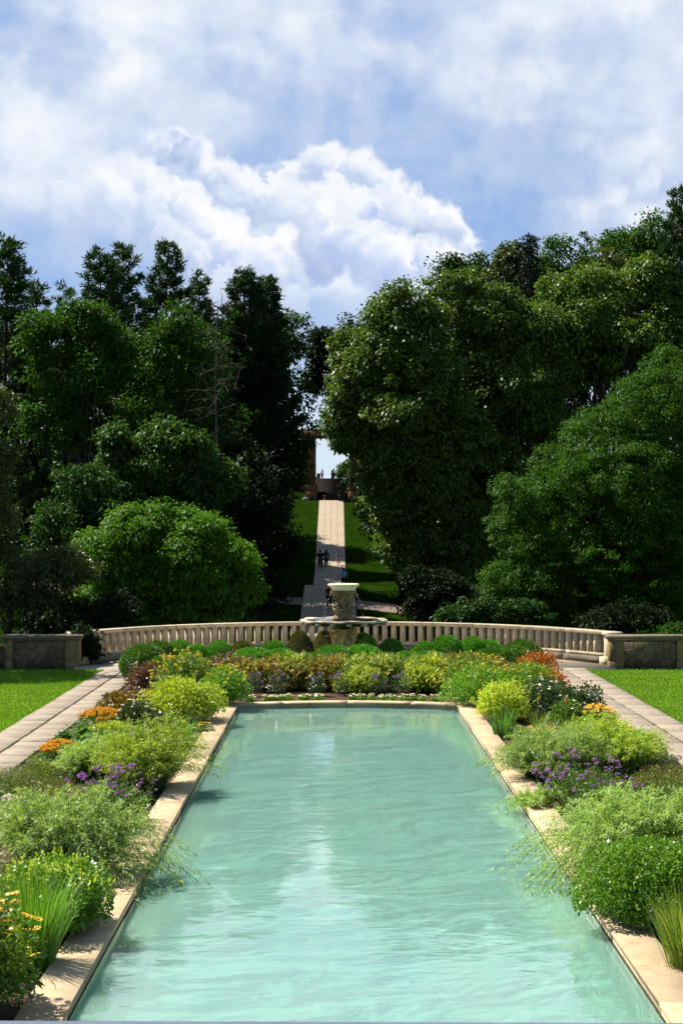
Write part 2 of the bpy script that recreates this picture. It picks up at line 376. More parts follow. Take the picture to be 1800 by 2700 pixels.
SUN_AZ, SUN_EL = R(-54), R(52)       # azimuth from the garden's axis, to the left
to_sun = Vector((math.sin(SUN_AZ) * math.cos(SUN_EL), math.cos(SUN_AZ) * math.cos(SUN_EL), math.sin(SUN_EL)))
sl = bpy.data.lights.new('sun', 'SUN'); sl.energy = 4.6; sl.angle = R(.53); sl.color = (1.0, .94, .84)
so = link(bpy.data.objects.new('sun', sl)); so.rotation_euler = to_sun.to_track_quat('Z', 'Y').to_euler()
so.location = (-40, 40, 60)

def build_world():
    w = bpy.data.worlds.new('World'); SC.world = w; w.use_nodes = True
    nt = w.node_tree; nt.nodes.clear(); lk = nt.links.new
    out = nt.nodes.new('ShaderNodeOutputWorld')
    def m(op, a, b=None, c=None, clamp=False):
        n = nt.nodes.new('ShaderNodeMath'); n.operation = op; n.use_clamp = clamp
        for i, v in enumerate((a, b, c)):
            if v is None: continue
            if hasattr(v, 'is_output'): lk(v, n.inputs[i])
            else: n.inputs[i].default_value = v
        return n.outputs[0]
    def sstep(v, a, b):
        n = nt.nodes.new('ShaderNodeMapRange'); n.interpolation_type = 'SMOOTHSTEP'
        lk(v, n.inputs[0]); n.inputs[1].default_value = a; n.inputs[2].default_value = b
        return n.outputs[0]
    sky = nt.nodes.new('ShaderNodeTexSky'); sky.sky_type = 'NISHITA'; sky.sun_disc = False
    sky.sun_elevation = SUN_EL; sky.sun_rotation = SUN_AZ
    sky.altitude = 200; sky.air_density = 1.0; sky.dust_density = .3; sky.ozone_density = 3.0
    bg = nt.nodes.new('ShaderNodeBackground'); bg.inputs[1].default_value = SKY_STRENGTH; lk(sky.outputs[0], bg.inputs[0])
    tc = nt.nodes.new('ShaderNodeTexCoord'); sp = nt.nodes.new('ShaderNodeSeparateXYZ'); lk(tc.outputs['Generated'], sp.inputs[0])
    x, y, z = sp.outputs
    U = m('MULTIPLY', m('ARCTAN2', x, y), 100.0)
    V = m('MULTIPLY', m('ARCSINE', z), 100.0)
    cb = nt.nodes.new('ShaderNodeCombineXYZ'); lk(U, cb.inputs[0]); lk(V, cb.inputs[1])
    def noise(scale, detail=6.0, rough=.55, sx=1.0, sy=1.0, off=(0, 0, 0), src=None, dist=0.0):
        mp = nt.nodes.new('ShaderNodeMapping'); lk(src or cb.outputs[0], mp.inputs[0])
        mp.inputs['Scale'].default_value = (sx, sy, 1); mp.inputs['Location'].default_value = off
        n = nt.nodes.new('ShaderNodeTexNoise'); n.noise_dimensions = '2D'; lk(mp.outputs[0], n.inputs['Vector'])
        n.inputs['Scale'].default_value = scale; n.inputs['Detail'].default_value = detail; n.inputs['Roughness'].default_value = rough
        n.inputs['Distortion'].default_value = dist
        return n
    def ang(xd, yd):
        tx = (xd * K - HX) / FPX; tz = (HY - yd * K) / FPX
        az = math.atan(tx); return az * 100, math.asin(tz / math.sqrt(1 + tx * tx + tz * tz)) * 100
    def headgroup(name, dome):
        """one rounded cloud head as a node group: (u, v, centre, radius) -> height"""
        g = bpy.data.node_groups.new(name, 'ShaderNodeTree')
        for n_ in ('u', 'v', 'a', 'b', 'r'): g.interface.new_socket(n_, in_out='INPUT', socket_type='NodeSocketFloat')
        g.interface.new_socket('h', in_out='OUTPUT', socket_type='NodeSocketFloat')
        gi = g.nodes.new('NodeGroupInput'); go = g.nodes.new('NodeGroupOutput')
        def q(op, a, b=None, c=None, clamp=False):
            n = g.nodes.new('ShaderNodeMath'); n.operation = op; n.use_clamp = clamp
            for k, v_ in enumerate((a, b, c)):
                if v_ is None: continue
                if hasattr(v_, 'is_output'): g.links.new(v_, n.inputs[k])
                else: n.inputs[k].default_value = v_
            return n.outputs[0]
        u_, v_, a_, b_, r_ = [gi.outputs[k] for k in range(5)]
        du = q('SUBTRACT', u_, a_); dv = q('SUBTRACT', v_, b_); d2 = q('MULTIPLY_ADD', du, du, q('MULTIPLY', dv, dv))
        if dome: h = q('MULTIPLY', q('SQRT', q('SUBTRACT', 1.0, q('DIVIDE', d2, q('MULTIPLY', r_, r_)), clamp=True)), r_)
        else: h = q('MULTIPLY', q('SUBTRACT', r_, q('SQRT', d2)), .25)
        g.links.new(h, go.inputs[0]); return g
    G_EDGE, G_DOME = headgroup('cloud_head_edge', False), headgroup('cloud_head_dome', True)
    def head(g, u, v, a, b, r):
        n = nt.nodes.new('ShaderNodeGroup'); n.node_tree = g; lk(u, n.inputs[0]); lk(v, n.inputs[1])
        n.inputs[2].default_value = a; n.inputs[3].default_value = b; n.inputs[4].default_value = r; return n.outputs[0]
    # billows: the cloud outline is pushed about by noise of several sizes
    na = noise(.16, 3.0, .5); nb = noise(.5, 6.0, .6)
    sa = nt.nodes.new('ShaderNodeSeparateColor'); lk(na.outputs['Color'], sa.inputs[0])
    sb = nt.nodes.new('ShaderNodeSeparateColor'); lk(nb.outputs['Color'], sb.inputs[0])
    def warp(c, i, A, B):
        return m('ADD', m('MULTIPLY_ADD', sa.outputs[i], A, -A / 2), m('ADD', c, m('MULTIPLY_ADD', sb.outputs[i], B, -B / 2)))
    U2 = warp(U, 0, 3.0, 2.2); V2 = warp(V, 1, 3.0, 2.2)
    def field(circles, k=.16, u=None, v=None):
        f = None
        for (xd, yd, rd) in circles:
            a, b = ang(xd, yd); r = rd * K / 40.0
            q = head(G_EDGE, u or U2, v or V2, a, b, r)
            f = q if f is None else m('SMOOTH_MAX', f, q, k)
        return f
    def shifted(v, d):
        n = nt.nodes.new('ShaderNodeVectorMath'); n.operation = 'ADD'; lk(v, n.inputs[0]); n.inputs[1].default_value = d; return n.outputs[0]
    wv = nt.nodes.new('ShaderNodeCombineXYZ'); lk(warp(U, 2, 3.0, 2.2), wv.inputs[0]); lk(warp(V, 0, 3.0, 2.2), wv.inputs[1])
    def puffs(v):
        """heaped heads: three sizes of rounded cells"""
        r = None
        for sc, k in ((.20, .8), (.48, .40), (1.1, .14)):
            o = nt.nodes.new('ShaderNodeTexVoronoi'); o.voronoi_dimensions = '2D'; o.feature = 'SMOOTH_F1'; o.inputs['Scale'].default_value = sc; o.inputs['Smoothness'].default_value = .85; lk(v, o.inputs['Vector'])
            q = m('MULTIPLY', m('MULTIPLY', o.outputs['Distance'], o.outputs['Distance']), -k)
            r = q if r is None else m('ADD', r, q)
        return r
    relief = m('SUBTRACT', puffs(wv.outputs[0]), puffs(shifted(wv.outputs[0], (.6, 1.0, 0))))
    fine = noise(.5, 7.0, .62, 1, 1.25, (3, 9, 0)); broad = noise(.17, 4.0, .55, 1, 1.3, (11, 3, 0))
    def tonecol(tone, stops):
        r = nt.nodes.new('ShaderNodeValToRGB'); e = r.color_ramp.elements
        while len(e) < len(stops): e.new(.5)
        for i, (p, c) in enumerate(stops): e[i].position = p; e[i].color = rgba(c)
        lk(tone, r.inputs[0]); return r.outputs[0]
    def domes(circles, u, v, k):
        """height of a heap of round heads"""
        h = None
        for (xd, yd, rd) in circles:
            a, b = ang(xd, yd); r = rd * K / 40.0
            q = head(G_DOME, u, v, a, b, r)
            h = q if h is None else m('SMOOTH_MAX', h, q, k)
        return h
    Ub, Vb = warp(U, 2, 2.2, 2.6), warp(V, 0, 2.2, 2.6)
    def heapcloud(base, circles, edge, k, stops, amt, soften=True, lo=(14.5, 19.0)):
        f = field(circles, k)
        if soften: f2 = m('DIVIDE', f, m('MULTIPLY_ADD', sstep(U, -10.0, -17.5), 1.1, edge))
        else: f2 = m('DIVIDE', f, edge)
        mask = m('MULTIPLY', sstep(f2, 0.0, 1.0), amt)
        mask = m('MULTIPLY', mask, sstep(m('ADD', V, m('MULTIPLY', broad.outputs[0], 5.0)), *lo))
        lit = m('SUBTRACT', domes(circles, m('ADD', Ub, .40), m('ADD', Vb, .75), .35), domes(circles, Ub, Vb, .35))   # falls away towards the light: lit side
        tone = m('MULTIPLY_ADD', lit, .80, .52)
        tone = m('ADD', tone, m('MULTIPLY_ADD', fine.outputs[0], .55, -.28))
        tone = m('ADD', tone, m('MULTIPLY_ADD', broad.outputs[0], .5, -.25))
        tone = m('ADD', tone, m('MULTIPLY', m('SUBTRACT', 1.0, sstep(f, 0.0, .22)), -.30))
        tone = m('ADD', tone, m('MULTIPLY', relief, -.22), clamp=True)
        return mixc(nt, mask, base, tonecol(tone, stops)), mask
    # high broken sheet of layered cloud
    h1 = noise(.085, 7.0, .50, .75, 1.3, (2.2, 4.1, 0), dist=.5)
    h2 = noise(.22, 7.0, .52, .8, 1.4, (5, 1, 0), dist=.3)
    hs = m('ADD', m('MULTIPLY', h1.outputs[0], .62), m('MULTIPLY', h2.outputs[0], .38))
    brt = [(230, 30, 150), (300, 110, 90), (620, 110, 130), (830, 140, 120), (480, 150, 90), (1080, 190, 90), (1180, 220, 80), (60, 195, 50), (1450, 90, 190), (1250, 60, 130), (130, 360, 120), (60, 420, 100), (210, 430, 120), (1130, 370, 60), (1330, 350, 90), (1500, 270, 110)]
    fb = sstep(field(brt, .5, warp(U, 1, 8, 4), warp(V, 2, 8, 4)), -1.0, 1.1)
    blu = [(60, 90, 55), (120, 130, 45), (1010, 395, 45), (1080, 330, 60), (1180, 300, 60), (540, 345, 40), (600, 345, 40), (960, 380, 50), (1110, 470, 60), (1130, 560, 50), (250, 580, 70), (90, 620, 90), (330, 650, 60), (1160, 520, 60), (1200, 450, 50), (760, 655, 50), (660, 235, 70), (800, 260, 60), (500, 215, 60), (1290, 300, 60), (900, 60, 80)]
    gb = sstep(field(blu, .5, warp(U, 2, 7, 4), warp(V, 0, 7, 4)), -.8, .9)
    tone = m('ADD', m('MULTIPLY', m('SUBTRACT', hs, .19), 1.6), m('SUBTRACT', m('MULTIPLY', fb, .42), m('MULTIPLY', gb, .50)), clamp=True)
    col = tonecol(tone, [(0.0, (.30, .46, .78)), (.25, (.43, .56, .82)), (.5, (.56, .66, .86)), (.78, (.76, .83, .94)), (1.0, (.94, .97, 1.0))])
    heap = [(370, 318, 62), (455, 338, 56), (310, 400, 75), (505, 400, 58), (560, 440, 60), (680, 400, 60), (740, 375, 66), (835, 390, 56), (885, 420, 52), (640, 470, 95), (250, 470, 110),
            (430, 480, 85), (520, 540, 90), (900, 490, 80), (960, 490, 62), (1030, 525, 60), (760, 520, 120), (1060, 575, 45), (660, 590, 110), (860, 600, 110), (990, 610, 80), (560, 630, 90), (400, 560, 100), (500, 650, 100), (640, 690, 110), (800, 690, 110), (930, 680, 90), (330, 470, 90)]
    front_heap = [(430, 470, 42), (480, 505, 48), (530, 560, 60), (740, 480, 42), (790, 540, 60), (980, 480, 34), (1035, 500, 38), (1070, 560, 34), (610, 600, 70), (880, 600, 80), (1010, 600, 60), (470, 580, 50), (660, 560, 50), (840, 470, 40)]
    right = [(1350, 490, 60), (1430, 470, 62), (1500, 430, 70), (1580, 400, 80), (1480, 540, 100), (1600, 520, 120), (1330, 560, 50)]
    soft = [(.0, (.95, .97, 1.0)), (.27, (.82, .88, .98)), (.60, (.58, .68, .88)), (1.0, (.42, .53, .78))]
    crisp = [(.0, (1.0, 1.0, 1.0)), (.22, (.90, .94, 1.0)), (.55, (.68, .77, .95)), (1.0, (.48, .59, .87))]
    upper = [(230, 90, 120), (420, 130, 90), (560, 130, 90), (690, 110, 90), (830, 130, 80), (920, 150, 50), (1080, 180, 80), (1220, 200, 80), (1400, 60, 150)]
    col, m0 = heapcloud(col, upper, .75, .25, soft, .62, False)
    bank = [(40, 370, 80), (130, 380, 70), (30, 470, 100), (150, 480, 90), (250, 440, 80)]
    col, m5 = heapcloud(col, bank, .7, .25, soft, .6, False)
    col, m1 = heapcloud(col, right, .5, .22, soft, .85, False)
    col, m2 = heapcloud(col, heap, .16, .16, soft, .95)
    col, m3 = heapcloud(col, front_heap, .22, .10, crisp, .9)
    low = m('MULTIPLY', sstep(V, 11.0, 6.0), .8)
    col = mixc(nt, low, col, (.72, .84, .96))
    hm = m('MULTIPLY_ADD', tone, .5, .5)
    cover = m('MAXIMUM', m('MAXIMUM', m('MULTIPLY', m1, 1.0), m2), m('MAXIMUM', hm, low))
    # clouds stand ahead of the garden; behind and overhead the sky is clear
    front = m('MULTIPLY', sstep(y, .05, .55), sstep(V, 95.0, 45.0))
    bc = nt.nodes.new('ShaderNodeBackground'); lk(col, bc.inputs[0]); bc.inputs[1].default_value = CLOUD_STRENGTH
    mx = nt.nodes.new('ShaderNodeMixShader')
    lk(m('MULTIPLY', front, m('MULTIPLY_ADD', cover, .35, .65, clamp=True)), mx.inputs[0]); lk(bg.outputs[0], mx.inputs[1]); lk(bc.outputs[0], mx.inputs[2])
    lk(mx.outputs[0], out.inputs[0])
SKY_STRENGTH, CLOUD_STRENGTH = .065, .46
build_world()
try: SC.world.cycles.sampling_method = 'MANUAL'; SC.world.cycles.sample_map_resolution = 512
except Exception: pass
SC.view_settings.view_transform = 'Standard'; SC.view_settings.look = 'None'
SC.view_settings.exposure = 1.12; SC.view_settings.gamma = 1.0
cy = SC.cycles
cy.max_bounces = 5; cy.diffuse_bounces = 2; cy.glossy_bounces = 3; cy.transmission_bounces = 4; cy.transparent_max_bounces = 8
cy.caustics_reflective = False; cy.caustics_refractive = False; cy.sample_clamp_indirect = 6.0
try: cy.use_denoising = True; cy.denoiser = 'OPENIMAGEDENOISE'; cy.denoising_input_passes = 'RGB_ALBEDO_NORMAL'; cy.denoising_prefilter = 'ACCURATE'
except Exception: pass

# ------------------------------------------------------------------ terrain
PROF = [(50, -.12), (62, -3.1), (100, -3.1), (114, -2.3), (128.6, -.4), (140, .6), (174, 7.6), (180, 7.75), (186, 10.35), (400, 10.4), (900, 10.4)]
PY = [p[0] for p in PROF]; PZ = [p[1] for p in PROF]
def sst(x, a, b):
    t = np.clip((np.asarray(x, float) - a) / (b - a), 0, 1); return t * t * (3 - 2 * t)
def terr(x, y):
    x = np.asarray(x, float); y = np.asarray(y, float)
    z = np.interp(y, PY, PZ)
    s = sst(np.abs(x + .5), 6, 34) * sst(y, 62, 85) * 3.2
    hole = (np.abs(x - AX) < 7.05) & (y < 49.4) & (y > 1.5)
    return np.where(hole, -1.4, z + s)

def build_ground():
    xs = np.unique(np.concatenate([np.linspace(-500, -40, 24), np.arange(-40, 41, 1.0), np.linspace(40, 500, 24), [AX - 7.06, AX - 7.04, AX + 7.04, AX + 7.06]]))
    ys = np.unique(np.concatenate([[-40, -10, 1.4, 1.6], np.arange(4, 49, 3.0), [49.39, 49.41], np.arange(50, 190, 1.0), PY, np.linspace(190, 900, 30)]))
    X, Y = np.meshgrid(xs, ys); Z = terr(X, Y); nx, ny = len(xs), len(ys)
    i = np.arange(ny - 1)[:, None] * nx; j = np.arange(nx - 1)[None]
    Q = np.stack([i + j, i + j + 1, i + nx + j + 1, i + nx + j], -1).reshape(-1, 4)
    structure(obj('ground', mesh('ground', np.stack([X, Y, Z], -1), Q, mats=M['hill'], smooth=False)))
build_ground()

def strip(name, rows, mat, dz):
    """a sheet draped on the ground; rows of (x0, x1, y)"""
    V, Q = [], []; n = 9
    for (x0, x1, y0, y1) in rows:
        for t in np.linspace(0, 1, n):
            xx = x0 + (x1 - x0) * t; yy = y0 + (y1 - y0) * t
            V.append((xx, yy, float(terr(xx, yy)) + dz))
    for r in range(len(rows) - 1):
        for k in range(n - 1): Q.append([r * n + k, r * n + k + 1, (r + 1) * n + k + 1, (r + 1) * n + k])
    return structure(obj(name, mesh(name, V, Q, mats=mat)))

# hill walk: lower wide run and upper run of square slabs with fine joints
def hillwalk(name, x0, x1, ys, dz, sw):
    nx = int(round((x1 - x0) / sw)); w = (x1 - x0) / nx; V, Q = [], []; n = 0
    y = ys[0]
    while y < ys[1] - .01:
        y2 = min(y + sw * 1.6, ys[1])
        cuts = sorted([y, y2] + [p for p in PY if y + .02 < p < y2 - .02])
        for i in range(nx):
            g = .012
            for a, b in zip(cuts[:-1], cuts[1:]):
                aa = a + (g if a == y else 0); bb = b - (g if b == y2 else 0)
                za, zb = np.interp(aa, PY, PZ) + dz, np.interp(bb, PY, PZ) + dz
                V += [(x0 + i * w + g, aa, za), (x0 + (i + 1) * w - g, aa, za), (x0 + (i + 1) * w - g, bb, zb), (x0 + i * w + g, bb, zb)]
                Q.append([n, n + 1, n + 2, n + 3]); n += 4
        y = y2
    return structure(obj(name, mesh(name, V, Q, mats=M['hillpath'])))
hillwalk('path', -1.95, .78, (128.6, 175.5), .06, .68)
hillwalk('path', -2.68, 1.48, (66, 128.6), .06, .69)
strip('path_bed', [(-2.0, .83, y, y) for y in PY if 128 < y < 175] + [(-2.0, .83, 175.5, 175.5)], M['gravel'], .03)
strip('path_bed', [(-2.73, 1.53, y, y) for y in (66, 80, 100, 114, 128.6)], M['gravel'], .03)
yy = [(-2.75, 121.0), (-5, 121.4), (-8, 121.6), (-12, 121.2), (-18, 119), (-26, 115)]
strip('gravel_path', [(x, x, y - 1.6, y + 1.6) for x, y in yy], M['gravel'], .05)
yy = [(1.55, 119.6), (4, 118.2), (7, 115.8), (10, 113.2), (14, 110.5), (20, 108), (28, 106)]
strip('gravel_path', [(x, x, y - 1.9, y + 1.9) for x, y in yy], M['gravel'], .05)

# ------------------------------------------------------------------ garden floor
def sheet(name, pts, z, mat):
    P = np.asarray(pts, float); V = np.c_[P, np.full(len(P), z)]
    n = len(P); c = P.mean(0); V = np.concatenate([V, [[c[0], c[1], z]]])
    return structure(obj(name, mesh(name, V, None, [[n, i, (i + 1) % n] for i in range(n)], mat)))

PW, CW = 2.795, .45                    # half pool width, coping width
PN, PF, SAG = 6.0, 38.6, .55          # pool's near and far ends
WATER, FLOOR = -.14, -.56
def arc_pts(half, y0, sag, n=24):
    r = (half * half + sag * sag) / (2 * sag); a = math.asin(half / r)
    return [(AX + r * math.sin(t), y0 + sag - r + r * math.cos(t)) for t in np.linspace(-a, a, n)]

def slab_row(x0, x1, ys, seed):
    rng = random.Random(seed); mb = MB(); y = ys[0]
    while y < ys[1] - .3:
        L = rng.choice([.75, .95, 1.1, 1.3, 1.5]); y2 = min(y + L, ys[1]); g = .003 + rng.random() * .006
        mb.box(((x0 + x1) / 2, (y + y2) / 2, -.075 + rng.uniform(-.006, .006)), (x1 - x0 - .01, y2 - y - g * 2, .06), .006)
        y = y2
    return mb
for s in (-1, 1):
    mb = MB(); a, b, c = 6.38, 7.07, 7.76
    for k, (p, q) in enumerate(((a, b - .022), (b + .022, c))):
        x0, x1 = sorted((AX + s * p, AX + s * q)); m2 = slab_row(x0, x1, (3, 49.3), 5 + k * 3 + s)
        mb.add(np.concatenate(m2.V), np.concatenate(m2.Q))
    structure(mb.build('path', M['slab']))
    x0, x1 = AX + s * 6.36, AX + s * 7.78
    structure(sheet('path_joint', [(x0, 2.5), (x1, 2.5), (x1, 49.3), (x0, 49.3)][::(1 if s > 0 else -1)], -.098, M['joint']))
    x0, x1 = AX + s * 3.2, AX + s * 6.4
    V, Q = [], []
    rng = np.random.default_rng(3); xs = np.linspace(x0, x1, 22); ys = np.linspace(3, 42, 160)
    X, Y = np.meshgrid(xs, ys); Z = -.11 + .03 * rng.random(X.shape) + .05 * np.sin(np.pi * (X - x0) / (x1 - x0))
    i = np.arange(159)[:, None] * 22; j = np.arange(21)[None]
    Q = np.stack([i + j, i + j + 1, i + 23 + j, i + 22 + j], -1).reshape(-1, 4)
    structure(obj('bed_soil', mesh('bed_soil', np.stack([X, Y, Z], -1), Q, mats=M['soil'])))
    # lawn beyond each path
    x0, x1 = AX + s * 7.74, AX + s * 40
    structure(sheet('lawn', [(x0, 2.5), (x1, 2.5), (x1, 49.0), (x0, 49.0)][::(1 if s > 0 else -1)], -.09, M['lawn']))
# soil at the head of the pool, between the two side beds
sheet('bed_soil', [(AX - 6.4, 42), (AX - 3.3, 38.6), (AX, 39.2), (AX + 3.3, 38.6), (AX + 6.4, 42), (AX + 6.0, 45.6), (AX + 3.2, 47.0), (AX - 3.2, 47.0), (AX - 6.0, 45.6)], -.045, M['soil'])

# weeds and moss in the paths' middle seam, grass of the lawn
def tri_blades(P, L, W, rng, lean=.5):
    n = len(P); a = rng.random(n) * 2 * math.pi; t = rng.random(n) * lean
    D = np.stack([np.cos(a) * t, np.sin(a) * t, np.ones(n)], 1); b = rng.random(n) * 2 * math.pi
    S = np.stack([np.cos(b), np.sin(b), np.zeros(n)], 1) * W[:, None] / 2
    V = np.stack([P - S, P + S, P + D * L[:, None]], 1).reshape(-1, 3)
    return V, np.arange(n * 3).reshape(-1, 3)
rng = np.random.default_rng(11)
for s in (-1, 1):
    n = 70000; y = 27 + 22.0 * rng.random(n) ** .9; x = AX + s * (7.7 + 5.5 * rng.random(n) ** 1.1)
    edge = rng.random(n) < .05; x = np.where(edge, AX + s * (7.70 + .10 * rng.random(n)), x)
    V, T = tri_blades(np.stack([x, y, np.full(n, -.095)], 1), .035 + .05 * rng.random(n), .012 + .01 * rng.random(n), rng, .9)
    tag(obj('grass', mesh('grass', V, None, T, M['blade'])), kind='stuff')
n = 900; V, T = [], []
y = np.concatenate([35 + 2.2 * rng.standard_normal(n // 2), 31 + 4 * rng.standard_normal(n - n // 2)]); sgn = np.where(rng.random(n) < .5, -1, 1)
V, T = tri_blades(np.stack([AX + sgn * (7.07 + .02 * rng.standard_normal(n)), y, np.full(n, -.1)], 1), .05 + .05 * rng.random(n), .012 + .012 * rng.random(n), rng, 1.2)
tag(obj('weeds', mesh('weeds', V, None, T, M['blade'])), kind='stuff')

# ------------------------------------------------------------------ pool
pool = thing('reflecting_pool', 'long turquoise painted reflecting pool with sandstone coping running down the garden', 'pool', (0, 0, 0))
far = arc_pts(PW, PF, SAG)
mb = MB()
panels = [PN, 18.2, 30.5, 99]
out_pts = [(AX - PW - .02, PN), (AX + PW + .02, PN), (AX + PW + .02, PF)] + far[::-1] + [(AX - PW - .02, PF)]
for k in range(3):
    y0, y1 = panels[k] + .008, panels[k + 1] - .008
    if k < 2: mb.add([(AX - PW, y0, FLOOR), (AX + PW, y0, FLOOR), (AX + PW, y1, FLOOR), (AX - PW, y1, FLOOR)], [[0, 1, 2, 3]])
    else:
        P = [(AX - PW, y0), (AX + PW, y0)] + far[::-1]
        n = len(P); mb.add([(p[0], p[1], FLOOR) for p in P] + [(AX, 35, FLOOR)], None, [[n, i, (i + 1) % n] for i in range(n)])
mb.build('pool_floor', M['poolfloor'], pool)
mb = MB(); mb.add([(AX - PW - .2, PN - .2, FLOOR - .02), (AX + PW + .2, PN - .2, FLOOR - .02), (AX + PW + .2, PF + 1, FLOOR - .02), (AX - PW - .2, PF + 1, FLOOR - .02)], [[0, 1, 2, 3]])
mb.build('floor_joint', M['joint'], pool)
for s in (-1, 1):
    mb = MB(); x = AX + s * (PW + .06)
    ys = [PN, 12, 18.2, 24, 30.5, PF]
    for a, b in zip(ys[:-1], ys[1:]): mb.box((x, (a + b) / 2, (FLOOR - .05 - .132) / 2), (.12, b - a - .01, abs(FLOOR - .05 + .132)), 0)
    mb.build('side_wall', M['poolwall'], pool)
    mb = MB(); mb.box((AX + s * (PW + .01), (PN + PF) / 2, -.128), (.026, PF - PN - .02, .014)); mb.build('waterline', M['joint'], pool)
    ys = [PN - .4, 9.6, 14.4, 19.6, 24.8, 30.0, 34.6, PF + .02]
    for a, b in zip(ys[:-1], ys[1:]):
        mb = MB(); mb.box((AX + s * (PW - .012 + CW / 2), (a + b) / 2, -.026), (CW, b - a - .006, .052), .008)
        mb.box((AX + s * (PW + CW / 2 - .004), (a + b) / 2, -.176), (CW - .024, b - a - .006, .247), 0)
        mb.build('coping', M['coping'], pool)
def arc_block(mb, c, r0, r1, a0, a1, z0, z1, n=8):
    """a block of a ring, angles from the +y axis"""
    V = []
    for t in np.linspace(a0, a1, n):
        for r, z in ((r0, z0), (r1, z0), (r1, z1), (r0, z1)): V.append((c[0] + r * math.sin(t), c[1] + r * math.cos(t), z))
    Q = []
    for i in range(n - 1):
        for k in range(4): Q.append([i * 4 + (k + 1) % 4, i * 4 + k, i * 4 + 4 + k, i * 4 + 4 + (k + 1) % 4])
    Q += [[0, 1, 2, 3], [(n - 1) * 4 + 3, (n - 1) * 4 + 2, (n - 1) * 4 + 1, (n - 1) * 4]]
    return mb.add(V, Q)
rr = (PW * PW + SAG * SAG) / (2 * SAG); aa = math.asin(PW / rr); pc = (AX, PF + SAG - rr)
mb = MB(); arc_block(mb, pc, rr, rr + .1, -aa * 1.03, aa * 1.03, FLOOR - .05, -.132, 24); mb.build('end_wall', M['poolwall'], pool)
for k in range(4):
    a0, a1 = -aa * 1.14 + k * aa * .57, -aa * 1.14 + (k + 1) * aa * .57
    mb = MB(); arc_block(mb, pc, rr - .015, rr + CW, a0 + .0004, a1 - .0004, -.06, .0, 8)
    arc_block(mb, pc, rr + .003, rr + CW - .02, a0 + .0004, a1 - .0004, -.30, -.062, 8)
    mb.build('coping', M['coping'], pool)
mb = MB(); n = 2 + 2 + len(far)
P = [(AX - PW, PN)] + [(AX + PW, PN)] + far[::-1]
mb.add([(p[0], p[1], WATER) for p in P] + [(AX, 25, WATER)], None, [[len(P), i, (i + 1) % len(P)] for i in range(len(P))])
structure(mb.build('water', M['water']))
# near end wall of the pool, below the balcony
mb = MB(); mb.box((AX, PN - .2, -.3), (2 * PW + .9, .4, .6), .01); mb.build('near_wall', M['coping'], pool)

# terrace half disc
BC, BR = (AX - .01, 46.4), 10.0        # balustrade arc
half = R(62.5)
ring = [(BC[0] + (BR + .5) * math.sin(t), BC[1] + (BR + .5) * math.cos(t)) for t in np.linspace(half, -half, 40)]
pts = [(AX - 8.75, 49.32), (AX - 6.3, 49.32), (AX - 6.0, 45.4), (AX - 3, 43.5), (AX + 3, 43.5), (AX + 6.0, 45.4), (AX + 6.3, 49.32), (AX + 8.75, 49.32)] + ring
mb = MB(); mb.poly_prism(pts, -3.6, -.062)
structure(mb.build('terrace', M['terrace']))

# ------------------------------------------------------------------ balustrade
bal = thing('stone_balustrade', 'curved limestone balustrade with square balusters around the terrace behind the fountain', 'balustrade', (BC[0], BC[1], 0))
bc0 = (0, 0)
NB = 62; da = 2 * (half - R(2.2)) / NB
bl = MB(); bl.box((0, 0, .585), (.175, .27, .61), .012)
bme = bl.mesh('baluster', M['lime'])
for i in range(NB):
    t = -half + R(2.2) + (i + .5) * da
    obj('baluster', bme, bal, (BR * math.sin(t), BR * math.cos(t), 0), -t)
ns = 11
for i in range(ns):
    a0 = -half + i * 2 * half / ns; a1 = a0 + 2 * half / ns; g = .0006
    mb = MB(); arc_block(mb, bc0, BR - .21, BR + .21, a0 + g, a1 - g, .915, 1.02, 8); arc_block(mb, bc0, BR - .165, BR + .165, a0 + g, a1 - g, .888, .917, 8)
    o = mb.build('hand_rail', M['lime'], bal)
    md = o.modifiers.new('bevel', 'BEVEL'); md.width = .022; md.segments = 2; md.limit_method = 'ANGLE'; md.angle_limit = R(50)
    mb = MB(); arc_block(mb, bc0, BR - .17, BR + .17, a0 + g, a1 - g, .16, .282, 8); mb.build('sill', M['lime'], bal)
    mb = MB(); arc_block(mb, bc0, BR - .30, BR + .24, a0 + g, a1 - g, -.08, .162, 8); mb.build('plinth', M['cap'], bal)
for s in (-1, 1):
    t = s * (half + R(1.2)); mb = MB(); c = (BR * math.sin(t), BR * math.cos(t))
    mb.box((c[0], c[1], .54), (.44, .38, .76), .015, -t); mb.box((c[0], c[1], .955), (.52, .48, .14), .03, -t); mb.box((c[0], c[1], .05), (.58, .66, .27), .02, -t)
    mb.build('end_pier', M['lime'], bal)

# ------------------------------------------------------------------ low rubble walls beside the terrace
def side_wall(x0, x1, y, label, pier_at, low):
    w = thing('stone_wall', label, 'wall', ((x0 + x1) / 2, y, 0))
    L = x1 - x0; mb = MB(); mb.box((0, .0, .33), (L - .02, .42, .90), .01); mb.build('wall_body', M['field'], w)
    mb = MB(); mb.box((0, 0, .835), (L + .06, .48, .06), .01); mb.box((0, 0, .92), (L + .16, .60, .13), .03); mb.build('wall_cap', M['cap'], w)
    for e in (0, 1):
        px = (-L / 2 + .22) if e == 0 else (L / 2 - .22)
        inner = (e == 1) == (x0 < 0)
        mb = MB(); mb.box((px, 0, .42), (.44 if inner else .2, .50, .77), .012); mb.box((px, 0, -.04), (.46 if inner else .22, .53, .33), .012); mb.build('wall_pier', M['lime_dark'], w)
    a, b = low
    mb = MB(); mb.box(((a + b) / 2 - (x0 + x1) / 2, .08, .2), (b - a, .36, .72), .02); mb.box(((a + b) / 2 - (x0 + x1) / 2, .08, .6), (b - a, .44, .08), .02); mb.build('low_wall', M['field'], w)
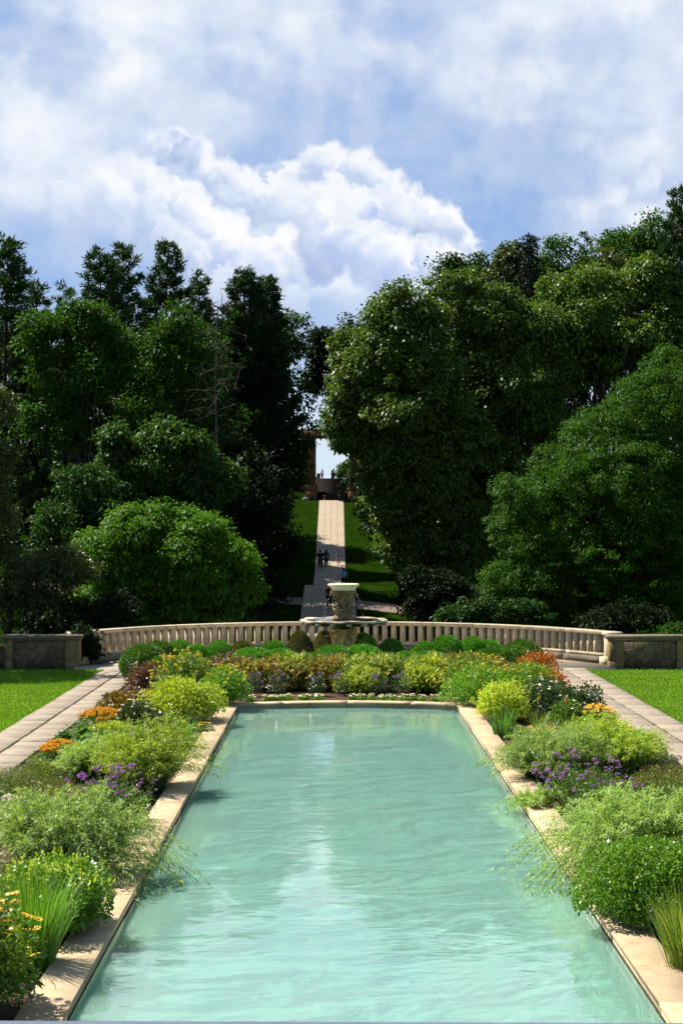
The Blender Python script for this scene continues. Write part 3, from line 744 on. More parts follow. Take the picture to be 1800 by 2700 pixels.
side_wall(-10.9, -8.42, 49.9, 'low rubble stone wall with grey cap beside the left end of the balustrade', 1, (-18, -10.92))
side_wall(8.95, 11.45, 49.9, 'low rubble stone wall with grey cap beside the right end of the balustrade', 0, (11.47, 18))

# balcony ledge under the viewer
led = MB(); led.box((0, 0, 0), (6, .9, .22), .012); led.box((0, .02, -2.2), (5.9, .7, 4.2), 0)
lo = led.build('balcony_parapet', M['ledge'], None, False, (0, 1.495 - .45, 4.5 - .4828 - .11)); lo.rotation_euler = (0, 0, R(-.6))
tag(lo, 'blue grey stone ledge of the balcony along the bottom edge', 'parapet')
# ------------------------------------------------------------------ fountain
FX, FY = .22, 48.0
fo = thing('fountain', 'tiered stone fountain with cream bowl, carved urn, scalloped basin and figures', 'fountain', (FX, FY, -.062))
Z0 = .062
mb = MB(); mb.lathe([(.30, 2.50 + Z0), (.385, 2.53 + Z0), (.375, 2.545 + Z0), (.40, 2.62 + Z0), (.455, 2.65 + Z0), (.488, 2.665 + Z0), (.497, 2.70 + Z0), (.49, 2.725 + Z0), (.465, 2.733 + Z0), (.43, 2.72 + Z0), (.36, 2.60 + Z0), (.1, 2.55 + Z0)], n=48)
mb.build('upper_bowl', M['bowl'], fo, True)
# urn with masks and scrolls
def remeshed(mb, name, mat, parent, vox, smooth=6):
    o = mb.build(name, mat, parent, True)
    r = o.modifiers.new('remesh', 'REMESH'); r.mode = 'VOXEL'; r.voxel_size = vox; r.use_smooth_shade = True
    if smooth:
        s = o.modifiers.new('smooth', 'SMOOTH'); s.iterations = smooth; s.factor = .4
    return o
def rotz(p, a): return (p[0] * math.cos(a) - p[1] * math.sin(a), p[0] * math.sin(a) + p[1] * math.cos(a), p[2])
mb = MB()
mb.lathe([(.1, 1.60), (.335, 1.605), (.345, 1.64), (.325, 1.69), (.27, 1.75), (.255, 1.80), (.29, 1.86), (.34, 1.89), (.345, 1.92), (.31, 1.95), (.22, 2.00), (.17, 2.10), (.18, 2.22), (.28, 2.32), (.375, 2.40), (.405, 2.47), (.41, 2.51), (.385, 2.535), (.1, 2.54)], (0, 0, Z0), n=40, mod=lambda th, i: 1 + (.03 * np.cos(th * 12) if 2 < i < 6 or 13 < i < 16 else 0 * th))
for k in range(4):
    a = k * math.pi / 2
    P = lambda x, y, z: rotz((x, y, z + Z0), a)
    mb.ball(P(0, -.17, 2.13), (.10, .10, .14), 12); mb.ball(P(0, -.275, 2.11), (.028, .04, .05), 8)
    mb.ball(P(0, -.27, 2.02), (.07, .06, .06), 8); mb.ball(P(.05, -.25, 2.17), (.035, .03, .02), 8); mb.ball(P(-.05, -.25, 2.17), (.035, .03, .02), 8)
    mb.ball(P(0, -.22, 2.27), (.13, .09, .05), 10)
    for q in (-1, 1):
        t = np.linspace(0, 5.2, 22); r_ = .085 - .012 * t
        mb.tube([P(q * (.20 + rr2 * math.cos(tt)), -.27 - .015 * tt, 2.00 + rr2 * math.sin(tt)) for tt, rr2 in zip(t, r_)], .024, 6)
        mb.tube([P(q * .08, -.22, 2.26), P(q * .13, -.20, 2.17), P(q * .20, -.22, 2.07), P(q * .26, -.22, 1.98)], [.022, .026, .03, .02], 6)
    b = a + math.pi / 4; Pb = lambda x, y, z: rotz((x, y, z + Z0), b)
    mb.tube([Pb(0, -.37, 2.44), Pb(0, -.32, 2.34), Pb(0, -.20, 2.2), Pb(0, -.25, 2.06), Pb(0, -.37, 1.98)], [.04, .04, .03, .035, .03], 7)
    for j in range(3):
        c = a + (j - 1) * .5; mb.ball(rotz((0, -.40, 2.42 + Z0 - .03 * (j % 2)), c), (.05, .03, .06), 8)
remeshed(mb, 'carved_urn', M['urn'], fo, .014, 2)
# scalloped basin
sc = lambda th: 1 + .05 * np.abs(np.cos(th * 8 + .5)) - .03 + .010 * np.cos(th * 3 + 1)
mb = MB(); mb.lathe([(.5, 1.50), (1.20, 1.530), (1.30, 1.535), (1.352, 1.542), (1.372, 1.558), (1.370, 1.590), (1.335, 1.614), (1.26, 1.612), (1.18, 1.598), (1.0, 1.575), (.3, 1.575)], (0, 0, Z0), n=160,
    mod=lambda th, i: sc(th) if 1 <= i <= 7 else 1 + 0 * th)
mb.V = [v + np.stack([0 * v[:, 0], 0 * v[:, 0], .014 * np.sin(np.arctan2(v[:, 1], v[:, 0]) * 8) + .010 * np.sin(np.arctan2(v[:, 1], v[:, 0]) * 3)], 1) * (np.hypot(v[:, 0], v[:, 1]) > 1.1)[:, None] for v in mb.V]
o = mb.build('basin', M['basin'], fo, True)
mb = MB(); mb.lathe([(.44, 1.375), (.62, 1.39), (1.00, 1.425), (1.16, 1.445), (1.225, 1.465), (1.22, 1.535), (.5, 1.536)], (0, 0, Z0), n=64); mb.build('basin_underside', M['basin_shade'], fo, True)
for k in range(16):
    a = k * math.pi / 8 + .12; mb = MB()
    V = MB(); V.box((1.262, 0, 1.492 + Z0), (.17, .17, .08), .02); P = np.concatenate(V.V); ca, sa = math.cos(a), math.sin(a)
    mb.add(np.stack([P[:, 0] * ca - P[:, 1] * sa, P[:, 0] * sa + P[:, 1] * ca, P[:, 2]], 1), np.concatenate(V.Q))
    mb.ball((1.345 * ca, 1.345 * sa, 1.49 + Z0), (.045, .045, .05), 8)
    mb.build('bracket', M['basin'], fo, True)
mb = MB(); mb.lathe([(.28, 1.604), (1.2, 1.6045)], (0, 0, Z0), n=40, close=False); mb.build('basin_water', M['water'], fo)
# pedestal of bearded figures holding the basin on raised arms
mb = MB(); mb.lathe([(.1, 0), (.40, 0), (.40, .12), (.33, .18), (.22, .30), (.17, .55), (.18, .8), (.18, 1.05), (.28, 1.27), (.46, 1.34), (.48, 1.38), (.1, 1.38)], (0, 0, 0), n=32)
for k in range(4):
    a = k * math.pi / 2 + .06; P = lambda x, y, z: rotz((x, y, z + Z0), a)
    mb.ball(P(0, -.27, 1.0), (.125, .10, .17), 12); mb.ball(P(0, -.25, .82), (.105, .09, .13), 12)
    mb.ball(P(0, -.36, 1.215), (.072, .08, .098), 12); mb.ball(P(0, -.435, 1.20), (.018, .03, .026), 6); mb.ball(P(0, -.40, 1.12), (.055, .05, .085), 8)
    mb.ball(P(.032, -.42, 1.235), (.028, .018, .012), 6); mb.ball(P(-.032, -.42, 1.235), (.028, .018, .012), 6); mb.ball(P(0, -.35, 1.29), (.085, .08, .05), 8)
    for q in (-1, 1):
        mb.tube([P(q * .12, -.28, 1.09), P(q * .24, -.31, 1.07), P(q * .31, -.30, 1.17), P(q * .25, -.30, 1.30), P(q * .19, -.32, 1.37)], [.062, .056, .05, .044, .04], 8)
        mb.tube([P(q * .08, -.29, .74), P(q * .17, -.33, .58), P(q * .10, -.36, .44), P(-q * .03, -.36, .34), P(-q * .12, -.34, .22), P(-q * .2, -.34, .13)], [.085, .08, .068, .058, .048, .02], 8)
remeshed(mb, 'figure_pedestal', M['figure'], fo, .016, 2)
mb = MB(); mb.lathe([(.1, -.0), (.78, -.0), (.78, .1), (.72, .13), (.1, .13)], (0, 0, 0), n=8); mb.build('plinth', M['lime'], fo)
# thin threads of water falling from basin and masks
mb = MB(); rg = random.Random(4)
for k in range(34):
    a = rg.random() * 6.283; r = 1.36 + .03 * rg.random(); z = 1.45
    for q in range(rg.randint(5, 11)):
        z2 = 1.42 - 1.35 * rg.random() ** 1.0; L = .015 + .05 * rg.random(); rr2 = r + .04 * math.sqrt(max(0, 1.45 - z2)) + .02 * rg.random()
        mb.ball((rr2 * math.cos(a), rr2 * math.sin(a), z2 + Z0), (.006, .006, L), 5)
for k in range(8):
    a = k * math.pi / 4 + .4
    for q in range(24):
        t = rg.random(); x = .40 + .28 * t; z = 2.42 - .78 * t * t
        mb.ball((x * math.cos(a + .1 * rg.random()), x * math.sin(a + .1 * rg.random()), z + Z0), (.006, .006, .012 + .03 * rg.random()), 5)
tag(mb.build('falling_water', M['drop'], fo), kind='stuff')

# ------------------------------------------------------------------ gateway, stairs and what stands at the top of the walk
GY = 177.0; gx = -.47
g = thing('stone_gateway', 'tall orange brick gateway with stone lintel at the top of the hill path', 'gateway', (gx, GY, 7.6))
for s in (-1, 1):
    x0, x1 = (-4.16, -2.42) if s < 0 else (1.50, 3.24); cx = (x0 + x1) / 2 - gx
    mb = MB(); mb.box((cx, .9, 4.65), (x1 - x0, 1.9, 5.5 + .0), .03); 
    for q in range(9): mb.box((cx - s * ((x1 - x0) / 2 - .14), -.075, 2.25 + q * .6), (.32, .06, .54), .02)
    p = mb.build('gate_pier', M['brick'], g)
    mb = MB(); mb.box((cx, .8, 1.45), (x1 - x0 + .2, 2.3, .9), .05); mb.box((cx - s * .3, .7, .45), (x1 - x0 - .3, 2.6, 1.4), .05); mb.build('pier_base', M['brick'], p)
mb = MB(); mb.box((0, .9, 7.83), (8.0, 1.7, .85), .03); mb.build('lintel', M['brick'], g)
mb = MB(); mb.box((0, .9, 8.33), (8.4, 2.1, .16), .04); mb.build('cornice', M['cap'], g)
mb = MB()
for k in range(9): mb.tube([(-5.2 + k * .16, .2, .0), (-5.2 + k * .16, .2, 1.9)], .018, 5)
for z in (.3, 1.1, 1.8): mb.box((-4.55, .2, z), (1.5, .03, .04))
mb.build('iron_grille', M['iron'], g)
st = thing('stone_stairs', 'dark flight of stone steps climbing between the gateway piers', 'stairs', (gx, 175.8, 7.6))
mb = MB(); n = 20; rise = 2.9 / n; run = 8.0 / n
for i in range(n):
    mb.box((0, i * run + run, (i + 1) * rise - rise / 2 - .4), (3.74, run * 2 + .02 - .003 * i % .01, rise + .8 - .004), .006)
mb.build('step_flight', M['steps'], st)
for s in (-1, 1):
    mb = MB(); V = [(s * 1.90, -.1, -.6), (s * 1.90, 8.4, -.6), (s * 1.90, 8.4, 3.15), (s * 1.90, -.1, .35), (s * 2.1, -.1, -.6), (s * 2.1, 8.4, -.6), (s * 2.1, 8.4, 3.15), (s * 2.1, -.1, .35)]
    mb.add(V, [[0, 1, 2, 3], [7, 6, 5, 4], [0, 3, 7, 4], [1, 5, 6, 2], [3, 2, 6, 7], [0, 4, 5, 1]]); mb.build('cheek_wall', M['steps'], st)
mb = MB(); mb.box((gx, 200, 10.45), (14, 31.2, .1)); structure(mb.build('upper_terrace', M['terrace']))
for x, lab in ((-2.2, 'short dark stone post at the left head of the stairs'), (1.55, 'short dark stone post at the right head of the stairs')):
    t = thing('stone_post', lab, 'post', (x, 186.5, 10.5), 'posts at the head of the stairs')
    mb = MB(); mb.box((0, 0, .3), (.42, .42, .6), .02); mb.build('shaft', M['steps'], t); mb = MB(); mb.box((0, 0, .65), (.5, .5, .1), .02); mb.build('post_cap', M['steps'], t)
sx = -.47
t = thing('pedestal', 'dark stone pedestal in the sky gap under the crouching statue', 'pedestal', (sx, 190, 10.5))
mb = MB(); mb.box((0, 0, .08), (.62, .62, .16), .02); mb.box((0, 0, .45), (.42, .42, .62), .01); mb.build('shaft', M['steps'], t)
mb = MB(); mb.box((0, 0, .82), (.54, .54, .14), .03); mb.build('pedestal_cap', M['steps'], t)
mb = MB()
mb.ball((-.07, 0, .17), (.15, .13, .16), 12); mb.tube([(-.08, 0, .2), (.0, 0, .33), (.08, 0, .42)], [.14, .12, .10], 10); mb.ball((.12, 0, .45), (.11, .10, .09), 10)
mb.ball((.2, 0, .42), (.06, .05, .05), 8); mb.tube([(.1, .06, .35), (.13, .06, .18), (.13, .06, .02)], [.045, .035, .035], 6); mb.tube([(.1, -.06, .35), (.13, -.06, .18), (.13, -.06, .02)], [.045, .035, .035], 6)
mb.ball((-.02, .1, .08), (.14, .06, .07), 8); mb.ball((-.02, -.1, .08), (.14, .06, .07), 8); mb.ball((.08, .07, .53), (.03, .03, .04), 6); mb.ball((.08, -.07, .53), (.03, .03, .04), 6)
mb.ball((0, 0, .01), (.2, .16, .03), 10)
o = remeshed(mb, 'animal_statue', M['bronze'], None, .02, 2); o.location = (sx, 190, 11.39)
tag(o, 'small dark crouching animal statue against the sky above the stairs', 'statue')
for x, lab in ((-1.36, 'dark red bollard with a plain top at the foot of the stairs, left one'), (.30, 'dark red bollard with a pale cap at the foot of the stairs, right one')):
    t = thing('bollard', lab, 'bollard', (x, 174.6, 7.62), 'bollards at the foot of the stairs')
    mb = MB(); mb.lathe([(.03, 0), (.15, 0), (.15, .05), (.125, .06), (.125, .5), (.14, .51), (.14, .55), (.03, .56)], n=16); mb.build('shaft', M['bollard'], t)
    mb = MB(); mb.lathe([(.03, .555), (.15, .56), (.15, .59), (.05, .62), (.01, .62)], n=16); mb.build('bollard_cap', M['whitecap'] if x > 0 else M['bollard'], t)
def rock(name, label, loc, rad, seed):
    rg = np.random.default_rng(seed); mb = MB(); mb.ball((0, 0, 0), 1.0, 20)
    V = np.concatenate(mb.V); f = np.ones(len(V))
    for k in range(14):
        d = rg.standard_normal(3); d /= np.linalg.norm(d); c = V @ d; f = np.where(c > .72, f * (.72 / np.maximum(c, .01)) ** .6, f)
    mb.V = [V * f[:, None] * np.array(rad)]
    return tag(mb.build(name, M['rock'], None, False, loc), label, 'boulder')
rock('boulder', 'grey boulder lying on the grass left of the stairs', (-3.55, 174.6, 7.75), (.55, .45, .38), 3)
rock('boulder', 'small pale rock half hidden by leaves left of the large boulder', (-4.75, 173.6, 7.5), (.32, .25, .2), 8)

# ------------------------------------------------------------------ people on the hill path
M['skin'] = plainmat('skin', (.30, .17, .11), .6, .3, .1)
def cloth(n, c): return plainmat(n, c, .9, .15, .12, 30)
M['black_cloth'] = cloth('black_cloth', (.012, .012, .014)); M['navy_cloth'] = cloth('navy_cloth', (.022, .03, .05)); M['blue_cloth'] = cloth('blue_shirt', (.30, .40, .78))
M['red_cloth'] = cloth('red_shirt', (.17, .018, .014)); M['grey_cloth'] = cloth('grey_cloth', (.26, .24, .27)); M['white_cloth'] = cloth('white_cloth', (.7, .72, .8)); M['hair'] = cloth('hair', (.012, .009, .008)); M['teal_cloth'] = cloth('slate_cloth', (.06, .09, .12))
def skin(name, V, E, rad, mat, parent, root=0, sub=1):
    me = bpy.data.meshes.new(name); me.from_pydata(V, E, []); me.materials.append(mat)
    o = link(bpy.data.objects.new(name, me)); o.parent = parent
    md = o.modifiers.new('skin', 'SKIN'); md.use_smooth_shade = True
    if not me.skin_vertices: return o
    for i, sv in enumerate(me.skin_vertices[0].data):
        sv.radius = rad[i] if hasattr(rad[i], '__len__') else (rad[i], rad[i]); sv.use_root = (i == root)
    s = o.modifiers.new('sub', 'SUBSURF'); s.levels = sub; s.render_levels = sub
    return o
def person(label, loc, h=1.75, rz=0.0, wide=1.0, shirt='black_cloth', legs='black_cloth', hair_len=0, stride=.5, arm=(.0, .0), skirt=False, sleeves=.5, out=.0, seated=False):
    r = link(bpy.data.objects.new('person', None)); r.location = loc; r.rotation_euler = (0, 0, rz); r.scale = (h / 1.75,) * 3
    tag(r, label, 'person', None)
    w = wide; J = []; E = []; Rd = []
    def j(p, rad, par=None):
        J.append(p); Rd.append(rad)
        if par is not None: E.append((par, len(J) - 1))
        return len(J) - 1
    pel = j((0, 0, .95), .125 * w); spi = j((0, .01, 1.14), .12 * w, pel); che = j((0, .0, 1.34), .145 * w, spi); nek = j((0, .0, 1.49), .056, che)
    hd0 = j((0, .025, 1.585), .078, nek); hd1 = j((0, .02, 1.69), .082, hd0); top = j((0, .01, 1.745), .05, hd1)
    arms = {}
    for s, sw in ((1, arm[0]), (-1, arm[1])):
        sh = j((s * .185 * w, 0, 1.415), .064, che); el = j((s * (.235 * w + out), -.03 + .12 * sw, 1.14), .046, sh); wr = j((s * (.25 * w + out * 1.6), .05 + .3 * sw, .91 + .1 * abs(sw)), .033, el)
        pm = j((s * (.25 * w + out * 1.7), .075 + .32 * sw, .845 + .1 * abs(sw)), .036, wr); arms[s] = (sh, el, wr)
        b = J[pm]
        for k, L in enumerate((.075, .085, .08, .06)): j((b[0] - s * .01, b[1] + .03 - .02 * k, b[2] - L), .0095, pm)
        j((b[0] - s * .035, b[1] + .05, b[2] - .03), .011, pm)
    lg = {}
    for s in (1, -1):
        st_ = stride * s
        hp = j((s * .09 * w, 0, .88), .098 * w, pel)
        if seated: kn = j((s * .11, .38, .86), .066, hp); an = j((s * .11, .42, .45), .043, kn); j((s * .11, .56, .41), .035, an)
        else:
            kn = j((s * .095 * w, .10 * st_ + .05, .49), .066, hp); an = j((s * .095 * w, .24 * st_ - .02, .085 + (.10 if st_ < 0 else 0)), .043, kn); j((s * .10 * w, .24 * st_ + .13, .035 + (.04 if st_ < 0 else 0)), .035, an)
        lg[s] = (hp, kn, an)
    body = skin('body', J, E, Rd, M['skin'], r)
    # shirt
    V = [J[pel], J[spi], J[che], (J[nek][0], J[nek][1], 1.455)]; Es = [(0, 1), (1, 2), (2, 3)]; Rs = [.150 * w, .142 * w, .168 * w, .085]
    V[0] = (0, 0, .90)
    for s in (1, -1):
        sh, el, wr = arms[s]; a = len(V); e = np.array(J[sh]) + (np.array(J[el]) - np.array(J[sh])) * min(1, sleeves * 2)
        V += [J[sh], tuple(e)]; Es += [(2, a), (a, a + 1)]; Rs += [.084, .064]
        if sleeves > .6: V.append(J[wr]); Es.append((a + 1, a + 2)); Rs.append(.05)
    skin('shirt', V, Es, Rs, M[shirt], r)
    V = [(0, 0, .97)]; Es = []; Rs = [.142 * w]
    if skirt:
        V += [(0, 0, .75), (0, .01, .55)]; Es += [(0, 1), (1, 2)]; Rs += [.19 * w, .23 * w]
    else:
        for s in (1, -1):
            hp, kn, an = lg[s]; a = len(V); V += [J[hp], J[kn], J[an]]; Es += [(0, a), (a, a + 1), (a + 1, a + 2)]; Rs += [.118 * w, .084 * w, .064 * w]
    skin('skirt' if skirt else 'trousers', V, Es, Rs, M[legs], r)
    mb = MB(); mb.ball((0, -.012, 1.685), (.098, .102, .105), 12)
    if hair_len: mb.tube([(0, -.03, 1.70), (0, -.07, 1.58), (0, -.10, 1.70 - hair_len)], [.09, .10, .06], 8)
    mb.build('hair', M['hair'], r, True)
    mb = MB()
    for s in (1, -1):
        mb.ball((s * .086, .015, 1.655), (.018, .03, .036), 6); mb.ball((s * .034, .092, 1.665), (.014, .01, .008), 6)
    mb.ball((0, .112, 1.632), (.015, .022, .025), 6); mb.ball((0, .095, 1.595), (.028, .012, .008), 6)
    mb.build('face', M['skin'], r, True)
    return r
pz = lambda y: float(np.interp(y, PY, PZ)) + .065
person('man in black with short sleeves walking up the hill path at the far left', ((736 * K - HX) * 140 / FPX - .03, 140.0, pz(140)), 1.80, .05, 1.25, 'black_cloth', 'black_cloth', 0, .45, (.2, -.1), sleeves=.5)
person('woman with long dark hair and slate top walking beside the man in black', ((749 * K - HX) * 140.3 / FPX, 140.3, pz(140.3)), 1.76, -.05, 1.05, 'teal_cloth', 'navy_cloth', .42, -.4, (-.1, .1), sleeves=.9)
person('small child in pale grey dress skipping at the right of the path', ((776 * K - HX) * 142 / FPX, 142.0, pz(142)), 1.18, .1, .92, 'grey_cloth', 'grey_cloth', .22, .5, (.3, .3), skirt=True, sleeves=.2, out=.12)
person('man in light blue shirt and dark trousers walking behind the fountain bowl', ((789 * K - HX) * 126.5 / FPX, 126.5, pz(126.5)), 1.74, -.1, 1.12, 'blue_cloth', 'navy_cloth', 0, .5, (.15, -.2), sleeves=.5, out=.05)
person('man in dark red shirt walking left of the fountain urn', ((755.5 * K - HX) * 118 / FPX, 118.0, pz(118)), 1.78, .1, 1.15, 'red_cloth', 'black_cloth', 0, -.5, (.2, -.2), sleeves=.55)
person('child in black half hidden behind the fountain urn', ((768 * K - HX) * 118.6 / FPX, 118.6, pz(118.6)), 1.25, -.1, 1.0, 'black_cloth', 'black_cloth', .1, .4, (.1, -.1), sleeves=.6)
person('tiny person in white at the top of the stairs near the gate pier', (-1.78, 188.0, 10.5), 1.3, .3, 1.0, 'white_cloth', 'navy_cloth', 0, .2, (.1, .1), sleeves=.6)
# ------------------------------------------------------------------ leaf builders
def unit(v): return v / (np.linalg.norm(v, axis=-1, keepdims=True) + 1e-9)
def leaves(P, D, N, L, W, droop=.12, fold=.12):
    D = unit(D); S = unit(np.cross(D, N)); Nn = np.cross(S, D); n = len(P)
    L = np.broadcast_to(L, (n,))[:, None]; W = np.broadcast_to(W, (n,))[:, None]
    mid = P + D * L * .45; tip = P + D * L; tip[:, 2] -= droop * L[:, 0]
    a = mid + S * W / 2 + Nn * W * fold; b = mid - S * W / 2 + Nn * W * fold
    return np.stack([P, b, tip, a], 1).reshape(-1, 3)
def quads(n): return np.arange(n * 4, dtype=np.int32).reshape(-1, 4)
def leafmesh(name, Vs, mat):
    V = np.concatenate(Vs) if isinstance(Vs, list) else Vs
    return mesh(name, V, quads(len(V) // 4), None, mat)
def rdir(rng, n): return unit(rng.standard_normal((n, 3)))

def bush_points(rng, n, rx, ry, h, lumps=9, amp=.16, low=-.55, shell=.72):
    """points in a lumpy dome resting on the ground, with outward directions"""
    m = 6; Ps, Us = [], []; a0 = rng.random() * 6.28
    for q in range(m):                      # a bush is several stools grown together
        c = (0.0 if q == 0 else .46 * (.7 + .5 * rng.random())); a = a0 + q * 1.257 + .4 * rng.random(); k = .74 if q == 0 else .50 + .16 * rng.random(); hq = h * (1.0 if q == 0 else .66 + .38 * rng.random())
        nq = int(n * (.24 if q == 0 else .152)); u = rdir(rng, int(nq * 1.9) + 4); u = u[u[:, 2] > low][:nq]; f = np.ones(len(u))
        B = rdir(rng, lumps); B[:, 2] = np.abs(B[:, 2])
        for b in B: f += amp * (rng.random() - .35) * np.exp(-((1 - u @ b) / .12))
        r = np.where(rng.random(len(u)) < shell, .82 + .20 * rng.random(len(u)), .35 + .5 * rng.random(len(u))) * f
        zc = hq * .42; P = u * r[:, None] * np.array([rx * k, ry * k, 1]); P[:, 2] = zc + u[:, 2] * r * np.where(u[:, 2] > 0, hq - zc, zc * .98)
        P[:, 0] += rx * c * math.cos(a); P[:, 1] += ry * c * math.sin(a); Ps.append(P); Us.append(u)
    P = np.concatenate(Ps); u = np.concatenate(Us); o = rng.permutation(len(P)); return P[o], u[o]
def bush(rng, rx, ry, h, n, L, W, up=.55, out=.9, lumps=12, amp=.26, shell=.72, low=-.55, droop=.15):
    P, u = bush_points(rng, n, rx, ry, h, lumps, amp, low, shell); n = len(P)
    D = u * out + rng.standard_normal((n, 3)) * .6 + np.array([0, 0, up * .5]); N = u * .5 + np.array([0, 0, up]) + rng.standard_normal((n, 3)) * .45
    s = .7 + .6 * rng.random(n)
    return leaves(P - u * (L * .3), D, N, L * s, W * s, droop)
def shoots(rng, rx, ry, h, n, m, L, W, ax=.1, top=.1, spread=.7, amp=.16, seedlump=9):
    """short upright shoots over a dome, each with a spray of leaves"""
    P, u = bush_points(rng, n, rx, ry, h, seedlump, amp, top, 1.0); n = len(P)
    A = unit(u * .45 + np.array([0, 0, .9]) + rng.standard_normal((n, 3)) * .2)
    t = np.linspace(-.3, 1, m)[None, :, None]; Q = (P[:, None] + A[:, None] * ax * t).reshape(-1, 3)
    Am = np.repeat(A, m, 0); D = Am * .8 + rng.standard_normal((n * m, 3)) * spread; N = Am * .9 + rng.standard_normal((n * m, 3)) * .5
    s = .7 + .5 * rng.random(n * m)
    return leaves(Q, D, N, L * s, W * s, .05), P + A * ax
def blades(rng, n, L, W, spread, lean=.5, bend=.9, segs=6, base=.06, elong=1.0):
    a = rng.random(n) * 2 * math.pi; t0 = (lean * rng.random(n) ** .8)[:, None]; Ln = L * (.55 + .5 * rng.random(n))
    H = np.stack([np.cos(a), np.sin(a) * elong, np.zeros(n)], 1); pos = H * (base + spread * rng.random((n, 1)) * .5) + rng.standard_normal((n, 3)) * [.02, .02, 0]
    S = np.stack([-np.sin(a + .5 * rng.standard_normal(n)), np.cos(a), np.zeros(n)], 1); B = bend * rng.random(n)[:, None] ** 1.5
    rows = []; p = pos.copy()
    for k in range(segs + 1):
        f = k / segs; w = W * (1 - f ** 2.2) * (.6 + .8 * min(f * 3, 1) * .5) + .0006
        rows.append(np.stack([p - S * w / 2, p + S * w / 2], 1))
        ang = t0 + B * f * f * 1.6; p = p + (H * np.sin(ang) + np.array([0, 0, 1.0]) * np.cos(ang)) * (Ln[:, None] / segs)
    V = np.stack(rows, 1); n_, m_ = V.shape[:2]; V = V.reshape(-1, 3)
    i = np.arange(n_)[:, None] * (m_ * 2); k = np.arange(segs)[None] * 2
    Q = np.stack([i + k, i + k + 1, i + k + 3, i + k + 2], -1).reshape(-1, 4)
    return V, Q
def feathers(rng, R_, h, ns, nl, L, W, over=(0, 0), drop=.0, el=1.0):
    """arching stems clothed in narrow leaves"""
    a = rng.random(ns) * 2 * math.pi; q = rng.random(ns) ** .6; H = np.stack([np.cos(a), np.sin(a) * el], 1)
    nc = 7; ca = np.arange(nc) * 2.4 + rng.random() * 6; cq = np.sqrt((np.arange(nc) + .3) / nc) * .58 * R_; CC = np.stack([np.cos(ca) * cq, np.sin(ca) * cq * el], 1); ch = .8 + .3 * rng.random(nc)
    w = rng.integers(0, nc, ns); B0 = CC[w] + rng.standard_normal((ns, 2)) * .06 * R_; Hc = unit(CC[w] * 1.2 / R_ + H * .8)
    over_k = np.maximum(0, (B0 / R_ * .8 + H * .6) @ np.array(over)); ext = 1 + 2.2 * over_k
    reach = .50 * R_ * q * ext * (.85 + .3 * rng.random(ns)); hs = h * ch[w] * (.66 + .40 * rng.random(ns)) * (1 - .30 * q ** 2.5)
    sag = .10 * q * h + np.maximum(0, ext - 1.35) * drop * q * .62
    def pt(t):
        x = B0[:, 0:1] * (.75 + .25 * t) + Hc[:, 0:1] * reach[:, None] * t ** 1.5; y = B0[:, 1:2] * (.75 + .25 * t) + Hc[:, 1:2] * reach[:, None] * t ** 1.5
        z = hs[:, None] * (1 - (1 - t) ** 1.6) - sag[:, None] * t ** 3
        return np.stack([x, y, z], -1)
    t = np.linspace(.22, 1.0, nl)[None] + rng.random((ns, nl)) * .03; P = pt(t); Tn = unit(pt(t + .02) - P)
    rad = unit(np.cross(Tn, rng.standard_normal((ns, nl, 3)))); D = (Tn * .75 + rad * .8 + np.array([0, 0, -.12])).reshape(-1, 3)
    N = (rad * .2 + np.array([0, 0, 1.0]) + .5 * rng.standard_normal((ns, nl, 3))).reshape(-1, 3); P = P.reshape(-1, 3); s = .6 + .7 * rng.random(len(P))
    VL = leaves(P, D, N, L * s, W * (.8 + .4 * rng.random(len(P))), .12, .05)
    ts = np.linspace(0, 1, 7)[None] * np.ones((ns, 1)); C = pt(ts); S = unit(np.cross(unit(np.gradient(C, axis=1)), np.array([.3, -1, .2])))
    w = (.008 * (1 - .8 * ts))[..., None]; V = np.stack([C - S * w / 2, C + S * w / 2], 2).reshape(-1, 3)
    i = np.arange(ns)[:, None] * 14; k = np.arange(6)[None] * 2; Q = np.stack([i + k, i + k + 1, i + k + 3, i + k + 2], -1).reshape(-1, 4)
    return VL, (V, Q), pt(np.ones((ns, 1)))[:, 0]
# flower heads (mesh data shared by every head of a kind)
def star(name, n, r, w, mat, cup=.25, centre=None):
    a = np.arange(n) * 2 * math.pi / n; D = np.stack([np.cos(a), np.sin(a), np.full(n, cup)], 1); V = leaves(np.zeros((n, 3)) + D * r * .12, D, np.tile([0, 0, 1.0], (n, 1)), r, w, .1, .08)
    Q = quads(n); mats = [mat]; mi = [0] * n; T = None
    if centre:
        mb = MB(); mb.ball((0, 0, cup * r * .2), (r * .24, r * .24, r * .2), 8); v = np.concatenate(mb.V); q = np.concatenate(mb.Q) + len(V); T = np.concatenate(mb.T) + len(V)
        Q = np.concatenate([Q, q]); mi += [1] * (len(q) + len(T)); V = np.concatenate([V, v]); mats.append(centre)
    return mesh(name, V, Q, T, mats, mi)
def pom(name, r, n, L, W, mat, flat=.8, seed=1):
    rng = np.random.default_rng(seed); u = rdir(rng, n * 2); u = u[u[:, 2] > -.35][:n]
    V = leaves(u * r * .45 * [1, 1, flat], u + rng.standard_normal(u.shape) * .35, rdir(rng, len(u)), L, W, .05); return leafmesh(name, V, mat)
FL = {}
FL['daisy_big'] = star('flower', 10, .052, .018, M['p_yellow'], .3, M['p_centre']); FL['daisy'] = star('flower', 9, .036, .015, M['p_yellow'], .25, M['p_centre']); FL['coreopsis'] = star('flower', 7, .045, .03, M['p_gold'], .3)
FL['marigold'] = pom('flower', .045, 40, .035, .03, M['p_orange'], .75, 2); FL['verbena'] = pom('flower_head', .032, 46, .018, .014, M['p_purple'], .55, 3); FL['lilac'] = pom('flower_head', .06, 40, .03, .02, M['p_lilac'], 1.3, 4)
